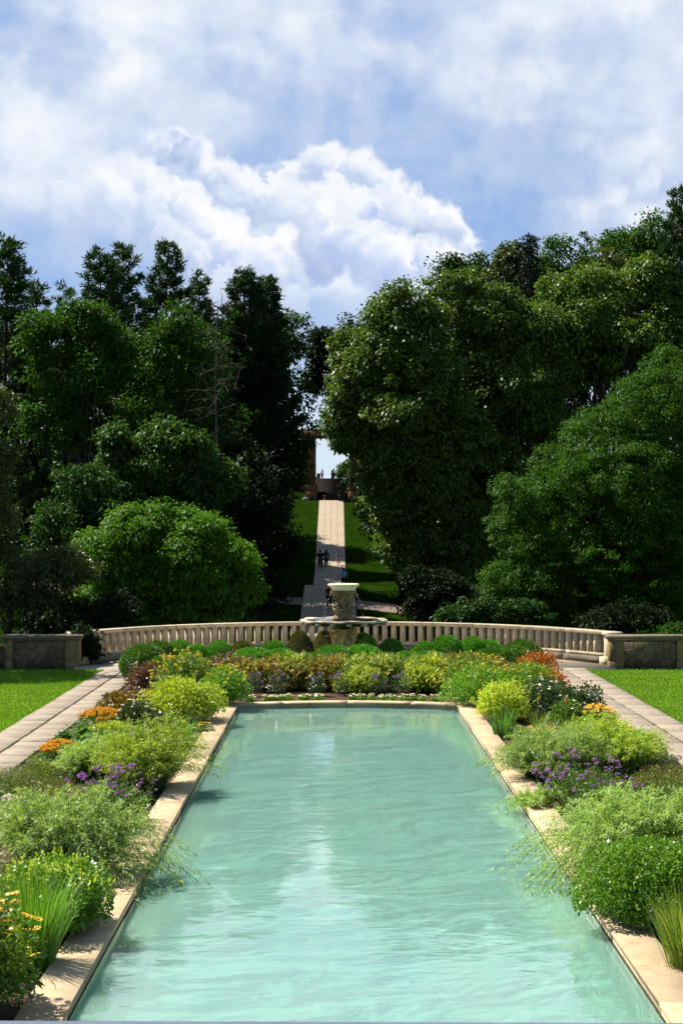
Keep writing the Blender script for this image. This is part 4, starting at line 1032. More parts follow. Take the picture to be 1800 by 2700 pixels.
FL['pink'] = pom('flower_head', .03, 30, .02, .016, M['p_pink'], .6, 5); FL['rose'] = star('flower', 6, .05, .045, M['p_cream'], .5, M['p_gold']); FL['white'] = star('flower', 5, .042, .045, M['p_cream'], .4); FL['sulphur'] = pom('flower', .034, 24, .03, .024, M['p_gold'], .5, 6)
FL['whitepom'] = pom('flower', .05, 40, .04, .03, M['p_white'], .7, 7); FL['orangeday'] = star('flower', 6, .07, .035, M['p_orange'], .7)
def put_flowers(parent, kind, P, rng, smin=.8, smax=1.2, tilt=.5):
    me = FL[kind]
    for p in P[:100]:
        o = obj(me.name, me, parent, tuple(p)); s = smin + (smax - smin) * rng.random(); o.scale = (s, s, s); o.rotation_euler = (tilt * (rng.random() - .3), tilt * (rng.random() - .5), 6.28 * rng.random())
GZ = -.09
SEED = [100]
def newrng(): SEED[0] += 1; return np.random.default_rng(SEED[0])
def leafy(name, label, cat, x, y, rx, h, n, L, W, mat, group=None, ry=None, flowers=None, tips=None, z=GZ, woody=True, **kw):
    """a bush: foliage, woody stems, and tips or flowers where the photograph shows them"""
    rng = newrng(); t = thing(name, label, cat, (x, y, z), group); ry = ry or rx
    obj('foliage', leafmesh('foliage', bush(rng, rx, ry, h, n, L, W, **kw), M[mat]), t)
    if woody:
        mb = MB()
        for k in range(9):
            a = rng.random() * 6.28; q = .2 + .6 * rng.random(); mb.tube([(rx * .1 * math.cos(a), ry * .1 * math.sin(a), -.02), (rx * .35 * q * math.cos(a), ry * .35 * q * math.sin(a), h * .4), (rx * .75 * q * math.cos(a), ry * .75 * q * math.sin(a), h * .8)], [.012, .009, .004], 4)
        mb.build('stems', M['wood_stem'], t)
    if tips:
        nt_, m, L2, W2, mat2, ax = tips; V, _ = shoots(rng, rx * 1.0, ry * 1.0, h * 1.0, nt_, m, L2, W2, ax, .0); obj('young_shoots', leafmesh('young_shoots', V, M[mat2]), t)
    if flowers:
        kind, nf = flowers[:2]; P, u = bush_points(rng, nf * 6, rx * 1.06, ry * 1.06, h * 1.06, 9, .1, .05, 1.0); top = np.argsort(-(P[:, 2] / h + .35 * np.hypot(P[:, 0] / rx, P[:, 1] / ry) + .25 * rng.random(len(P))))[:int(nf * 2.2)]; rng.shuffle(top); put_flowers(t, kind, P[top][:nf] + [0, 0, .03], rng)
    return t
def feathery(name, label, x, y, R_, h, ns, nl, mat, over=(0, 0), drop=0., el=1., L=.085, W=.0135):
    rng = newrng(); t = thing(name, label, 'plant', (x, y, GZ), 'feathery mounds in the flower beds')
    VL, st_, _ = feathers(rng, R_, h, ns, nl, L, W, over, drop, el)
    obj('foliage', leafmesh('foliage', VL, M[mat]), t); obj('stems', mesh('stems', st_[0], st_[1], None, M['stem']), t); return t
def clump(name, label, cat, x, y, n, L, W, spread, mat, lean=.45, bend=.9, group=None, segs=6, el=1.0):
    rng = newrng(); t = thing(name, label, cat, (x, y, GZ), group); V, Q = blades(rng, n, L, W, spread, lean, bend, segs, elong=el); obj('blades', mesh('blades', V, Q, None, M[mat]), t); return t
def verbena(label, x, y, R_, h, n, el=1.3, mat='midleaf'):
    rng = newrng(); t = thing('verbena', label, 'flower', (x, y, GZ), 'purple verbena in the beds'); mb = MB(); heads = []
    for k in range(n):
        a = rng.random() * 6.28; q = rng.random() ** .6; hh = h * (.55 + .5 * rng.random()) * (1 - .25 * q); px, py = R_ * q * math.cos(a), R_ * el * q * math.sin(a)
        p0 = np.array([px * .5, py * .5, 0]); p2 = np.array([px * 1.1, py * 1.1, hh]); mb.tube([p0, (p0 + p2) / 2 + [0, 0, hh * .1], p2], [.004, .0035, .003], 4, False); heads.append(p2)
        for q2 in range(2): d = rng.standard_normal(3) * [.07, .07, .03] - [0, 0, .03]; heads.append(p2 + d); mb.tube([p2 - [0, 0, .09], p2 + d], .0025, 3, False)
    mb.build('stems', M['stem'], t)
    obj('foliage', leafmesh('foliage', bush(rng, R_ * .9, R_ * el * .9, h * .72, 4200, .075, .014, up=.8, out=.6, shell=.35), M[mat]), t)
    H = np.array(heads); rng.shuffle(H); put_flowers(t, 'verbena', H[:98], rng, .75, 1.4, .6); return t
def rosette(name, label, x, y, n, L, W, mat, group=None):
    rng = newrng(); t = thing(name, label, 'plant', (x, y, GZ), group); a = np.arange(n) * 2.4; f = np.linspace(1, .25, n); D = np.stack([np.cos(a) * f, np.sin(a) * f, .35 + .9 * (1 - f)], 1)
    V = leaves(D * .03, D, np.tile([0, 0, 1.0], (n, 1)) - D * .3, L * (.7 + .4 * rng.random(n)), W, .35, .18); V2 = leaves(D * .03 + [0, 0, .02], D + rng.standard_normal(D.shape) * .2, np.tile([0, 0, 1.0], (n, 1)), L * .8, W * .9, .3, .18)
    obj('foliage', leafmesh('foliage', [V, V2], M[mat]), t); return t
def marigolds(label, x, y, rx, ry, n, h=.30, kind='marigold'):
    rng = newrng(); t = thing('marigold_clump', label, 'flowers', (x, y, GZ), 'orange marigolds along the paths')
    obj('foliage', leafmesh('foliage', bush(rng, rx, ry, h, 1500, .07, .025, amp=.1), M['midleaf']), t)
    a = rng.random(n) * 6.28; q = np.sqrt(rng.random(n)) * 1.02; P = np.stack([rx * q * np.cos(a), ry * q * np.sin(a), h * (1.05 - .45 * q ** 2) + .03 * rng.random(n)], 1); put_flowers(t, kind, P, rng, .9, 1.35, .7); return t

# ------------------------------------------------------------------ left bed, near to far
leafy('daisy_bush', 'yellow daisy bush with dark lower leaves at the bottom left corner', 'bush', -3.40, 14.25, .55, 1.08, 5200, .085, .034, 'midleaf', ry=.62, flowers=('daisy_big', 98), tips=(420, 5, .055, .022, 'lime_leaf', .05))
clump('tall_grass', 'clump of tall fresh green grass blades left of the pool behind the yellow daisies', 'grass clump', -3.13, 15.75, 620, 1.12, .012, .24, 'grass_tall', .42, .7)
leafy('rounded_shrub', 'low rounded shrub with bright yellow green shoot tips beside the tall grass', 'shrub', -3.18, 17.1, .70, .86, 20000, .045, .027, 'euonymus', ry=.74, shell=.6, tips=(420, 8, .048, .026, 'euonymus_tip', .09), amp=.2)
feathery('feathery_mound', 'widest pale feathery mound on the left, arching over the coping into the water', -3.62, 20.0, 1.28, 1.18, 884, 46, 'amsonia', over=(.85, -.4), drop=1.6)
verbena('purple verbena on thin stems by the left coping', -3.42, 23.1, .62, 1.12, 62, 1.5)
feathery('feathery_mound', 'bright green feathery mound on the left behind the purple verbena', -3.42, 26.4, 1.12, 1.22, 731, 42, 'amsonia_warm', over=(.40, 0), drop=.7)
feathery('feathery_mound', 'greyer feathery mound on the left between the marigolds and the green mound', -4.35, 27.6, .85, .78, 578, 40, 'amsonia')
leafy('heath_mound', 'dark olive low mound at the left edge beside the widest feathery mound', 'shrub', -5.05, 22.6, .78, .52, 6000, .05, .012, 'santolina', up=1.0)
leafy('heath_mound', 'brownish low mound left of the purple verbena', 'shrub', -4.55, 24.2, .62, .56, 5000, .05, .012, 'heath_brown', up=1.0, flowers=('pink', 7))
leafy('heath_mound', 'olive green low mound behind the brownish one on the left', 'shrub', -5.3, 25.6, .72, .50, 5000, .05, .012, 'santolina', up=1.0)
leafy('heath_mound', 'low green mound with yellowish tips in front of the nearest left marigolds', 'shrub', -5.35, 27.4, .55, .34, 4500, .05, .012, 'santolina', up=1.0, tips=(160, 4, .04, .012, 'lime_leaf', .04))
leafy('silver_plant', 'silvery grey twiggy plant at the edge of the left path', 'plant', -5.85, 26.4, .55, .40, 3200, .06, .012, 'silver', up=1.0)
leafy('white_flower_clump', 'small clump of white flowers cut by the left edge of the picture', 'flowers', -5.12, 23.85, .28, .34, 900, .05, .02, 'midleaf', flowers=('whitepom', 40), woody=False)
marigolds('small orange marigold clump on the left path edge, nearest of the left marigolds', -5.50, 30.2, .42, .55, 62)
for i, (x, y, lab) in enumerate(((-5.78, 32.3, 'dark green broad leaved rosette on the left path edge'), (-5.35, 32.0, 'pale broad leaved rosette beside the dark rosette on the left'), (-4.95, 32.7, 'pale broad leaved rosette touching the feathery mounds on the left'), (-5.55, 33.3, 'pale broad leaved rosette behind the dark rosette on the left'))):
    rosette('broad_leaf_plant', lab, x, y, 20, .40, .13, 'hosta_dark' if i == 0 else 'hosta', 'broad leaved rosettes on the path edges')
leafy('chartreuse_edging', 'low yellow green edging plant behind the left rosettes', 'plant', -5.1, 34.0, .5, .25, 1600, .06, .03, 'lime_leaf', woody=False)
marigolds('large orange marigold clump on the left path below the bronze coleus', -5.5, 35.6, .52, .85, 90)
leafy('coleus_clump', 'bronze and olive coleus clump beside the left path', 'plant', -5.32, 38.0, .72, .52, 1800, .12, .075, 'coleus', ry=.95)
leafy('rose_bush', 'low dark rose bush with pale blooms between the marigolds and the lime bush', 'bush', -4.55, 35.0, .58, .60, 2400, .07, .04, 'rose_leaf', flowers=('rose', 16))
leafy('rose_bush', 'second low dark rose bush left, nearer the lime bush foot', 'bush', -3.95, 33.9, .45, .50, 1800, .07, .04, 'rose_leaf', flowers=('rose', 7))
clump('iris_clump', 'small clump of sword leaves at the foot of the lime bush on the left', 'plant', -3.25, 33.2, 46, .62, .026, .22, 'iris', .5, .5)
leafy('coreopsis_clump', 'small orange flowered plant on the left coping edge', 'flowers', -2.92, 33.7, .22, .26, 500, .06, .02, 'midleaf', flowers=('daisy', 14), woody=False)
leafy('lime_bush', 'brightest lime yellow bush on the left side of the pool head', 'bush', -3.62, 35.6, .92, 1.06, 6000, .085, .042, 'lime_leaf', ry=.9, tips=(330, 6, .075, .04, 'lime_leaf', .1), low=-.5, amp=.3)
leafy('yellow_bush', 'green bush with yellow flower tips at the left end of the pool head', 'bush', -2.86, 38.9, .66, 1.06, 5200, .085, .032, 'freshleaf', ry=.75, flowers=('sulphur', 45))
leafy('yellow_bush', 'tall bush with yellow flower tips behind the lime bush on the left', 'bush', -4.05, 40.8, .85, 1.22, 6000, .085, .032, 'midleaf', ry=.8, flowers=('sulphur', 95), tips=(260, 5, .07, .035, 'lime_leaf', .08))
leafy('bronze_shrub', 'dark purple bronze shrub left of the tall yellow flowered bush', 'shrub', -5.25, 42.0, .62, .85, 1900, .12, .042, 'bronze_leaf', group='bronze leaved shrubs')
leafy('bronze_shrub', 'bronze leaved shrub just behind the tall yellow flowered bush on the left', 'shrub', -3.1, 42.9, .85, 1.0, 2600, .12, .042, 'bronze_leaf', ry=.7, tips=(180, 5, .1, .035, 'peony_bronze', .1), group='bronze leaved shrubs')
leafy('red_edging', 'low dull red edging plant on the left path beside the bronze shrub', 'plant', -5.45, 40.4, .5, .35, 1500, .07, .04, 'bronze_leaf', woody=False)
leafy('coleus_clump', 'small reddish coleus clump between the lime bush and the left path', 'plant', -4.75, 38.7, .5, .45, 1300, .11, .06, 'peony_bronze')

# ------------------------------------------------------------------ peony hedge at the head of the pool
hedge = [(-1.95, 42.6, .80, 1.02, 'peony_bronze', 'orange bronze leafed peony at the left of the hedge behind the pool head'), (-1.15, 42.9, .72, 1.06, 'peony', 'dark green peony third from the left in the hedge behind the pool head'), (-.45, 42.7, .75, 1.04, 'peony_bronze', 'rust tipped peony left of the fountain axis in the hedge'), (.25, 42.9, .70, 1.0, 'peony', 'green peony directly in front of the fountain in the hedge'),
         (.62, 41.9, .55, .78, 'peony_yellow', 'small yellow variegated peony low in the hedge right of the fountain'), (1.05, 42.7, .78, 1.08, 'peony', 'tall green and cream peony right of the fountain in the hedge'), (1.85, 42.9, .76, 1.05, 'peony', 'green and cream peony in the middle of the right half of the hedge'), (2.35, 42.0, .50, .80, 'peony_yellow', 'small yellow peony in front of the hedge near the right pool corner'), (2.65, 43.2, .74, 1.04, 'peony_yellow', 'pale yellow peony near the right end of the hedge'), (3.45, 43.4, .7, 1.0, 'peony_bronze', 'orange tipped peony at the right end of the hedge below the boxwood')]
for (x, y, r_, h, m_, lab) in hedge:
    leafy('peony', lab, 'plant', x, y, r_ * 1.2, h * .84, 2900, .16, .05, m_, 'peony hedge at the head of the pool', ry=.8, up=.8, amp=.4, lumps=14, tips=(200, 6, .15, .042, m_, .13), z=-.05)
for i, (x, y, lab) in enumerate(((-2.25, 40.9, 'lilac flowered plant at the left foot of the peony hedge'), (-1.6, 41.2, 'lilac flowered plant second from the left under the peonies'), (-.55, 41.0, 'lilac flowered plant under the rust tipped peony'), (.15, 41.2, 'lilac flowered plant under the peony on the fountain axis'), (1.15, 41.0, 'lilac flowered plant under the tall peony right of the fountain'), (1.75, 41.1, 'lilac flowered plant near the small yellow peony'))):
    leafy('lilac_plant', lab, 'flowers', x, y, .3, .62, 700, .06, .02, 'rose_leaf', 'lilac flowers at the foot of the hedge', flowers=('lilac', 7), z=-.05, woody=False)
k = 0
for x in np.concatenate([np.linspace(-2.35, -.55, 9), np.linspace(.35, 2.5, 9)]):
    k += 1; rng = newrng(); y = pc[1] + math.sqrt((rr + CW + .22) ** 2 - (x - AX) ** 2)
    if k == 1: side = 'white bedding flower clump along the far coping, leftmost of the row'
    lab = 'low white bedding flower clump on the soil along the left half of the far coping' if x < 0 else 'low white bedding flower clump on the soil along the right half of the far coping'
    leafy('white_bedding', lab, 'flowers', x + .05 * rng.standard_normal(), y, .14, .17, 160, .06, .03, 'freshleaf', 'white bedding along the left half of the far coping' if x < 0 else 'white bedding along the right half of the far coping', flowers=('white', 11), z=-.05, woody=False)

# ------------------------------------------------------------------ clipped boxwoods
boxes = [  # crop bearings (display px), distance, radius, height, colour, label
 (330, 1506, 45.4, .62, .92, 'box_dark', 'large dark boxwood mound at the far left of the boxwoods'), (366, 1489, 46.2, .55, .95, 'box_dark', 'dark boxwood mound behind the large one at the far left'), (380, 1508, 44.6, .52, .70, 'box_dark', 'dark boxwood mound in front at the left beside the yellow bush'), (415, 1482, 47.2, .42, .82, 'box', 'round green boxwood ball second to the right of the dark left mounds'), (452, 1485, 47.6, .40, .70, 'box', 'small boxwood ball beside the round ball at the left'),
 (438, 1502, 45.6, .42, .55, 'box_dark', 'low flat boxwood half hidden by the bronze shrub'), (504, 1484, 47.6, .43, .78, 'box', 'single round boxwood ball standing apart at the left'), (557, 1486, 47.6, .40, .78, 'box_brown', 'browned boxwood ball left of the wide green mound'), (580, 1497, 46.0, .66, .80, 'box', 'wide green boxwood mound over the rust peonies'), (628, 1483, 47.6, .45, .78, 'box', 'round boxwood ball behind the wide mounds left of the fountain'), (645, 1496, 46.0, .62, .76, 'box', 'wide low boxwood mound between two balls left of the fountain'),
 (690, 1480, 47.4, .36, 1.04, 'box_brown', 'tall egg shaped browned boxwood left of the fountain'), (748, 1478, 48.9, .36, .95, 'box_brown', 'browned boxwood partly behind the fountain pedestal'), (766, 1500, 45.6, .70, .88, 'box', 'broad boxwood mound at the left foot of the fountain'), (832, 1478, 48.6, .46, .92, 'box', 'round boxwood ball just right of the fountain pedestal'), (828, 1497, 46.0, .66, .86, 'box', 'broad boxwood mound at the right foot of the fountain'),
 (899, 1482, 47.8, .42, .82, 'box', 'single round boxwood ball right of the fountain'), (928, 1497, 46.6, .36, .6, 'box', 'low boxwood right of the single ball'), (975, 1486, 47.0, .44, .80, 'box', 'boxwood ball behind a low mound in the right half'), (985, 1498, 45.8, .55, .72, 'box', 'low wide boxwood mound left of the tallest right ball'), (1026, 1487, 46.8, .48, .96, 'box', 'tallest round boxwood ball in the right half'), (1056, 1501, 45.6, .42, .55, 'box', 'low boxwood between the two round balls on the right'),
 (1086, 1487, 46.8, .45, .92, 'box', 'round boxwood ball leaning on darker mounds at the right'), (1120, 1489, 47.0, .48, .84, 'box', 'boxwood behind the dark right mounds'), (1130, 1503, 45.2, .66, .84, 'box_dark', 'wide dark boxwood mound above the orange tips on the right'), (1200, 1488, 46.2, .60, .98, 'box_dark', 'large dark boxwood at the right end of the boxwoods'), (1180, 1500, 45.0, .62, .92, 'box_dark', 'dark boxwood mound in front of the large one at the right end')]
def ball_leaves(rng, n):
    u = rdir(rng, n); u = u[u[:, 2] > -.75]; n = len(u); B = rdir(rng, 26); f = np.ones(n)
    for b in B: f += .10 * (rng.random() - .4) * np.exp(-((1 - u @ b) / .06))
    r = np.where(rng.random(n) < .85, .9 + .12 * rng.random(n), .5 + .4 * rng.random(n)) * f; P = u * r[:, None]; P[:, 2] = .7 + P[:, 2] * np.where(u[:, 2] > 0, .9, .7)
    return leaves(P, u + rng.standard_normal((n, 3)) * .5, u * .5 + rng.standard_normal((n, 3)) * .5 + [0, 0, .3], .11 * (.7 + .6 * rng.random(n)), .05, .0)
bm_cache = {}
def boxmesh(mat, v):
    if (mat, v) not in bm_cache:
        rng = np.random.default_rng(900 + v); bm_cache[(mat, v)] = leafmesh('foliage', ball_leaves(rng, 9000), M[mat])
    return bm_cache[(mat, v)]
for i, (xd, yd, d, r_, h, m_, lab) in enumerate(boxes):
    x = (xd * K - HX) * d / FPX; t = thing('boxwood', lab, 'boxwood', (x, d, -.05), 'clipped boxwoods in front of the balustrade')
    o = obj('foliage', boxmesh(m_, i % 3), t, (0, 0, 0), i * 1.3, (r_ * 1.1, r_ * 1.1, h * (1.24 if d > 46.5 else 1.12) / 1.6))
    mb = MB(); mb.tube([(0, 0, -.02), (0, 0, h * .5)], [.03, .02], 5); mb.build('stem', M['wood_stem'], t)

# ------------------------------------------------------------------ right bed, far to near
leafy('orange_shrub', 'tall burnt orange shrub at the right end of the pool head bed', 'shrub', 5.72, 43.4, .62, 1.05, 2600, .12, .036, 'orange_leaf', tips=(150, 6, .11, .032, 'orange_leaf', .14), group='orange leaved shrubs')
leafy('orange_shrub', 'lower orange shrub in front of the tall one beside the right path', 'shrub', 5.85, 41.6, .5, .72, 1800, .12, .036, 'orange_leaf', group='orange leaved shrubs')
leafy('orange_shrub', 'orange tipped shrub left of the burnt orange shrub under the dark boxwoods', 'shrub', 4.35, 43.2, .8, .98, 2600, .12, .036, 'peony_bronze', group='orange leaved shrubs')
leafy('yellow_bush', 'large green bush with scattered yellow tips at the right end of the pool head', 'bush', 3.62, 38.7, .88, 1.12, 6000, .085, .034, 'freshleaf', flowers=('sulphur', 40))
leafy('yellow_bush', 'green bush with orange yellow tips behind the large one on the right', 'bush', 3.75, 40.9, .95, 1.18, 6000, .085, .034, 'midleaf', flowers=('sulphur', 90))
leafy('yellow_bush', 'green leafy bush right of the yellow tipped bushes', 'bush', 5.0, 40.3, .80, 1.05, 5200, .085, .034, 'freshleaf', flowers=('sulphur', 14))
leafy('lime_bush', 'yellow green bush on the right coping in front of the large green bush', 'bush', 3.95, 35.9, .72, .92, 4800, .08, .04, 'lime_leaf', tips=(200, 6, .07, .036, 'lime_leaf', .1), low=-.5, amp=.3)
leafy('rose_bush', 'dark rose bush with cream blooms right of the yellow green bush', 'bush', 5.05, 36.6, .78, .92, 3600, .075, .045, 'rose_leaf', flowers=('rose', 22))
leafy('rose_bush', 'smaller dark rose bush with cream blooms close to the right path', 'bush', 6.02, 36.9, .6, .78, 2600, .075, .045, 'rose_leaf', flowers=('rose', 14))
leafy('rose_bush', 'fresh green rose bush between the two dark rose bushes on the right', 'bush', 5.35, 35.2, .5, .62, 2000, .075, .045, 'midleaf', flowers=('rose', 6))
def torch(label, x, y, h, petalm):
    rng = newrng(); t = thing('torch_lily', label, 'flower', (x, y, GZ), 'torch lilies'); mb = MB(); mb.tube([(0, 0, 0), (.01, 0, h * .5), (0, 0, h)], .008, 5); mb.build('stem', M['stem'], t)
    n = 90; z = rng.random(n); a = rng.random(n) * 6.28; D = np.stack([np.cos(a), np.sin(a), -.7 + z * 1.2], 1); P = np.stack([.015 * np.cos(a), .015 * np.sin(a), h - .06 + z * .17], 1)
    obj('flower_spike', leafmesh('flower_spike', leaves(P, D, rdir(rng, n), .028 * (1.1 - .6 * z), .01, .1), M[petalm]), t); V, Q = blades(rng, 40, .6, .014, .12, .7, 1.2); obj('blades', mesh('blades', V, Q, None, M['grass_dry']), t)
torch('yellow torch lily spike in front of the dark rose bush on the right', 4.55, 34.2, .78, 'p_gold')
torch('orange torch lily spike in front of the dark rose bush on the right', 5.15, 34.0, .74, 'p_red')
clump('iris_clump', 'upright clump of green sword leaves on the right coping', 'plant', 3.62, 33.1, 60, .82, .036, .22, 'iris', .32, .4)
clump('iris_clump', 'smaller fan of sword leaves right of the upright clump', 'plant', 4.0, 31.6, 36, .55, .028, .2, 'iris', .5, .6)
leafy('coreopsis_clump', 'low yellow orange flowers beside the sword leaves on the right coping', 'flowers', 4.25, 32.2, .5, .34, 900, .06, .016, 'midleaf', flowers=('daisy', 60), woody=False)
clump('dry_grass', 'pale arching grass tuft behind the yellow flowers on the right', 'grass clump', 4.6, 33.2, 110, .55, .011, .16, 'grass_dry', .8, 1.4)
marigolds('orange marigold clump beside the right path', 6.02, 35.0, .45, .6, 60, .45, 'orangeday')
leafy('coreopsis_clump', 'yellow coreopsis clump next to the dark rosette on the right path', 'flowers', 5.78, 32.4, .62, .42, 1500, .06, .016, 'midleaf', flowers=('coreopsis', 80), woody=False)
leafy('chartreuse_edging', 'yellow green edging plant behind the right rosette', 'plant', 6.12, 33.9, .4, .26, 1300, .06, .03, 'lime_leaf', woody=False)
rosette('broad_leaf_plant', 'dark broad leaved rosette on the right path edge', 6.42, 32.5, 24, .42, .13, 'hosta_dark', 'broad leaved rosettes on the path edges')
feathery('feathery_mound', 'feathery mound on the right behind the purple verbena, touching the coping', 3.92, 27.4, 1.05, 1.02, 714, 42, 'amsonia', over=(-.4, -.15), drop=.9)
feathery('feathery_mound', 'feathery mound on the right beside the path with the yellow coreopsis behind', 5.25, 28.4, 1.12, 1.05, 714, 42, 'amsonia_warm')
verbena('purple verbena on thin stems in the right bed', 4.05, 24.6, .85, .98, 66, 1.25)
feathery('feathery_mound', 'small dark feathery spray hanging over the right coping below the verbena', 3.25, 24.6, .5, .42, 102, 30, 'amsonia', over=(-.6, 0), drop=.6)
leafy('heath_mound', 'olive low mound right of the purple verbena', 'shrub', 5.35, 24.6, .72, .52, 5500, .05, .012, 'santolina', up=1.0)
leafy('heath_mound', 'yellowish low mound at the right edge beyond the verbena', 'shrub', 5.55, 26.0, .6, .5, 4500, .05, .012, 'heath_brown', up=1.0, tips=(120, 4, .04, .012, 'lime_leaf', .04))
leafy('silver_plant', 'silvery twiggy plant at the edge of the right path', 'plant', 6.0, 28.2, .45, .38, 2600, .06, .012, 'silver', up=1.0, flowers=('lilac', 5))
leafy('heath_mound', 'dark low plant with violet heads at the right path edge', 'shrub', 6.15, 30.2, .35, .3, 1200, .05, .014, 'rose_leaf', flowers=('lilac', 5), woody=False)
feathery('feathery_mound', 'widest feathery mound on the right arching far over the coping into the pool', 3.92, 20.2, 1.25, 1.12, 952, 46, 'amsonia', over=(-.80, -.40), drop=1.5)
leafy('rounded_shrub', 'large rounded shrub of glossy small leaves on the right coping', 'shrub', 3.62, 17.5, .84, .98, 26000, .046, .027, 'euonymus', ry=.8, tips=(300, 6, .045, .026, 'freshleaf', .06), amp=.12)
clump('tall_grass', 'clump of tall yellowing grass blades at the right edge of the picture', 'grass clump', 3.60, 15.6, 420, 1.0, .013, .22, 'grass_dry', .42, .7)

# low leafy ground cover knitting the beds together
for s_ in (-1, 1):
    rng = newrng(); n = 26000; y = 10.5 + 31 * rng.random(n); x = AX + s_ * (3.3 + 3.0 * rng.random(n) ** 1.0); keep = np.sin(x * 2.1 + y * 1.3) + np.sin(y * .9 - x * 1.7) > -.9
    x, y = x[keep], y[keep]; n = len(x); P = np.stack([x, y, -.08 + .16 * rng.random(n) ** 1.5], 1); D = rng.standard_normal((n, 3)) * [1, 1, .4] + [0, 0, .5]
    tag(obj('ground_cover', leafmesh('ground_cover', leaves(P, D, rng.standard_normal((n, 3)) * .5 + [0, 0, 1], .07 * (.6 + .8 * rng.random(n)), .035, .2), M['midleaf' if s_ < 0 else 'freshleaf'])), kind='stuff')
# ------------------------------------------------------------------ trees
def lobe(xd, yd, rxd, ryd, d, depth=None):
    X, Y, Z = at(xd, yd, d); rx = rxd * K * d / FPX; rz = ryd * K * d / FPX
    return (X, Y, Z, rx, depth or .9 * min(rx, rz * 1.2), rz)
def clusters(rng, lobes, per, crad, inner=.22):
    C, Uo = [], []
    for (X, Y, Z, rx, ry, rz) in lobes:
        area = 4 * math.pi * ((rx * ry) ** 1.6 / 3 + (rx * rz) ** 1.6 / 3 + (ry * rz) ** 1.6 / 3) ** (1 / 1.6)
        n = max(8, int(per * area / (crad * crad))); u = rdir(rng, n)
        r = np.where(rng.random(n) < inner, .3 + .5 * rng.random(n), .76 + .30 * rng.random(n) ** 1.3)
        B = rdir(rng, 10); w = np.zeros(n)
        for b in B: w += (.26 * rng.random() - .10) * np.exp(-(1 - u @ b) / .10)
        r = r * (1 + .6 * w) * np.where(rng.random(n) < .06, 1.12 + .14 * rng.random(n), 1.0)
        C.append(np.array([X, Y, Z]) + u * r[:, None] * np.array([rx, ry, rz])); Uo.append(u)
    C = np.concatenate(C); U = np.concatenate(Uo)
    keep = np.ones(len(C), bool)          # drop clusters buried deep in another lobe
    for (X, Y, Z, rx, ry, rz) in lobes:
        q = ((C - [X, Y, Z]) / [rx, ry, rz]); keep &= ~((np.linalg.norm(q, axis=1) < .62) & (rng.random(len(C)) < .75))
    return C[keep], U[keep]
def cluster_leaves(rng, C, U, crad, n, L, W, flat=.65, up=.75, droop=.2, hang=.0):
    k = len(C); u = rdir(rng, k * n).reshape(k, n, 3); r = rng.random((k, n, 1)) ** .5; cr = crad * (.5 + .85 * rng.random((k, 1, 1)))
    P = C[:, None] + u * r * cr * np.array([1, 1, flat]); P[..., 2] -= hang * (u[..., 0] ** 2 + u[..., 1] ** 2) * crad * .5
    D = u * .7 + U[:, None] * .35 + rng.standard_normal((k, n, 3)) * .5 - np.array([0, 0, .15 + hang]); N = u * .45 + np.array([0, 0, up]) + rng.standard_normal((k, n, 3)) * .42
    s = .65 + .65 * rng.random(k * n)
    return leaves(P.reshape(-1, 3), D.reshape(-1, 3), N.reshape(-1, 3), L * s, W * s, droop)
def clumped(rng, lobes):
    """break every lobe of a crown into a body with smaller clumps standing out of it"""
    out = []
    for (X, Y, Z, rx, ry, rz) in lobes:
        out.append((X, Y, Z, rx * .84, ry * .84, rz * .84))
        for u in rdir(rng, 9):
            if u[2] < -.6: continue
            k = .30 + .24 * rng.random(); e = .74 + .22 * rng.random()
            out.append((X + u[0] * rx * e, Y + u[1] * ry * e, Z + u[2] * rz * e, max(.35, rx * k), max(.35, ry * k), max(.3, rz * k * .85)))
    return out
def trunk_mesh(rng, base, lobes, C, r0, nb, split=.35):
    """trunk with limbs running out to foliage clusters"""
    mb = MB(); L = np.array([l[:3] for l in lobes]); top = L[np.argmax(L[:, 2])]; c = L.mean(0); hub = np.array([(c[0] + base[0]) / 2 * .6 + top[0] * .4, c[1], base[2] + (c[2] - base[2]) * split + .5])
    b = np.array(base, float); apex = np.array([top[0], top[1], top[2] + .3])
    t = np.linspace(0, 1, 9)[:, None]; ctl = (1 - t) ** 2 * b + 2 * t * (1 - t) * hub + t ** 2 * apex; ctl[1:-1] += rng.standard_normal((7, 3)) * r0 * .35
    mb.tube(ctl, r0 * (1.05 - .9 * t[:, 0]) * np.where(t[:, 0] < .05, 1.35, 1), 8)
    for k in range(nb):
        e = C[rng.integers(len(C))]; s = .22 + .5 * rng.random(); i = int(s * 8); p0 = ctl[i]; m = (p0 + e) / 2 + [0, 0, .1 * np.linalg.norm(e - p0)] + rng.standard_normal(3) * .2
        tt = np.linspace(0, 1, 6)[:, None]; cv = (1 - tt) ** 2 * p0 + 2 * tt * (1 - tt) * m + tt ** 2 * e
        mb.tube(cv, r0 * .42 * (1.05 - s) * (1.1 - tt[:, 0]) + .012, 5)
    return mb
def tree(name, label, base, lobes, mat, per=.55, crad=.75, n=46, L=.2, W=.11, r0=.22, nb=16, group='trees beyond the terrace', up=.75, hang=0., droop=.2, flat=.65, bark='bark', inner=.22, cat='tree'):
    rng = newrng(); bx, by = base; bz = float(terr(bx, by)) - .15
    t = thing(name, label, cat, (bx, by, bz), group); off = np.array([bx, by, bz])
    C, U = clusters(rng, clumped(rng, lobes), per * .80, crad * .92, inner); L *= 1.15; W *= 1.3; V = cluster_leaves(rng, C, U, crad, n, L, W, flat, up, droop, hang) - off
    obj('crown', leafmesh('crown', V, M[mat]), t)
    mb = trunk_mesh(rng, (bx, by, bz), lobes, C, r0, nb); mb.V = [v - off for v in mb.V]; mb.build('trunk', M[bark], t)
    TREES.append((label, len(V) // 4)); return t
TREES = []
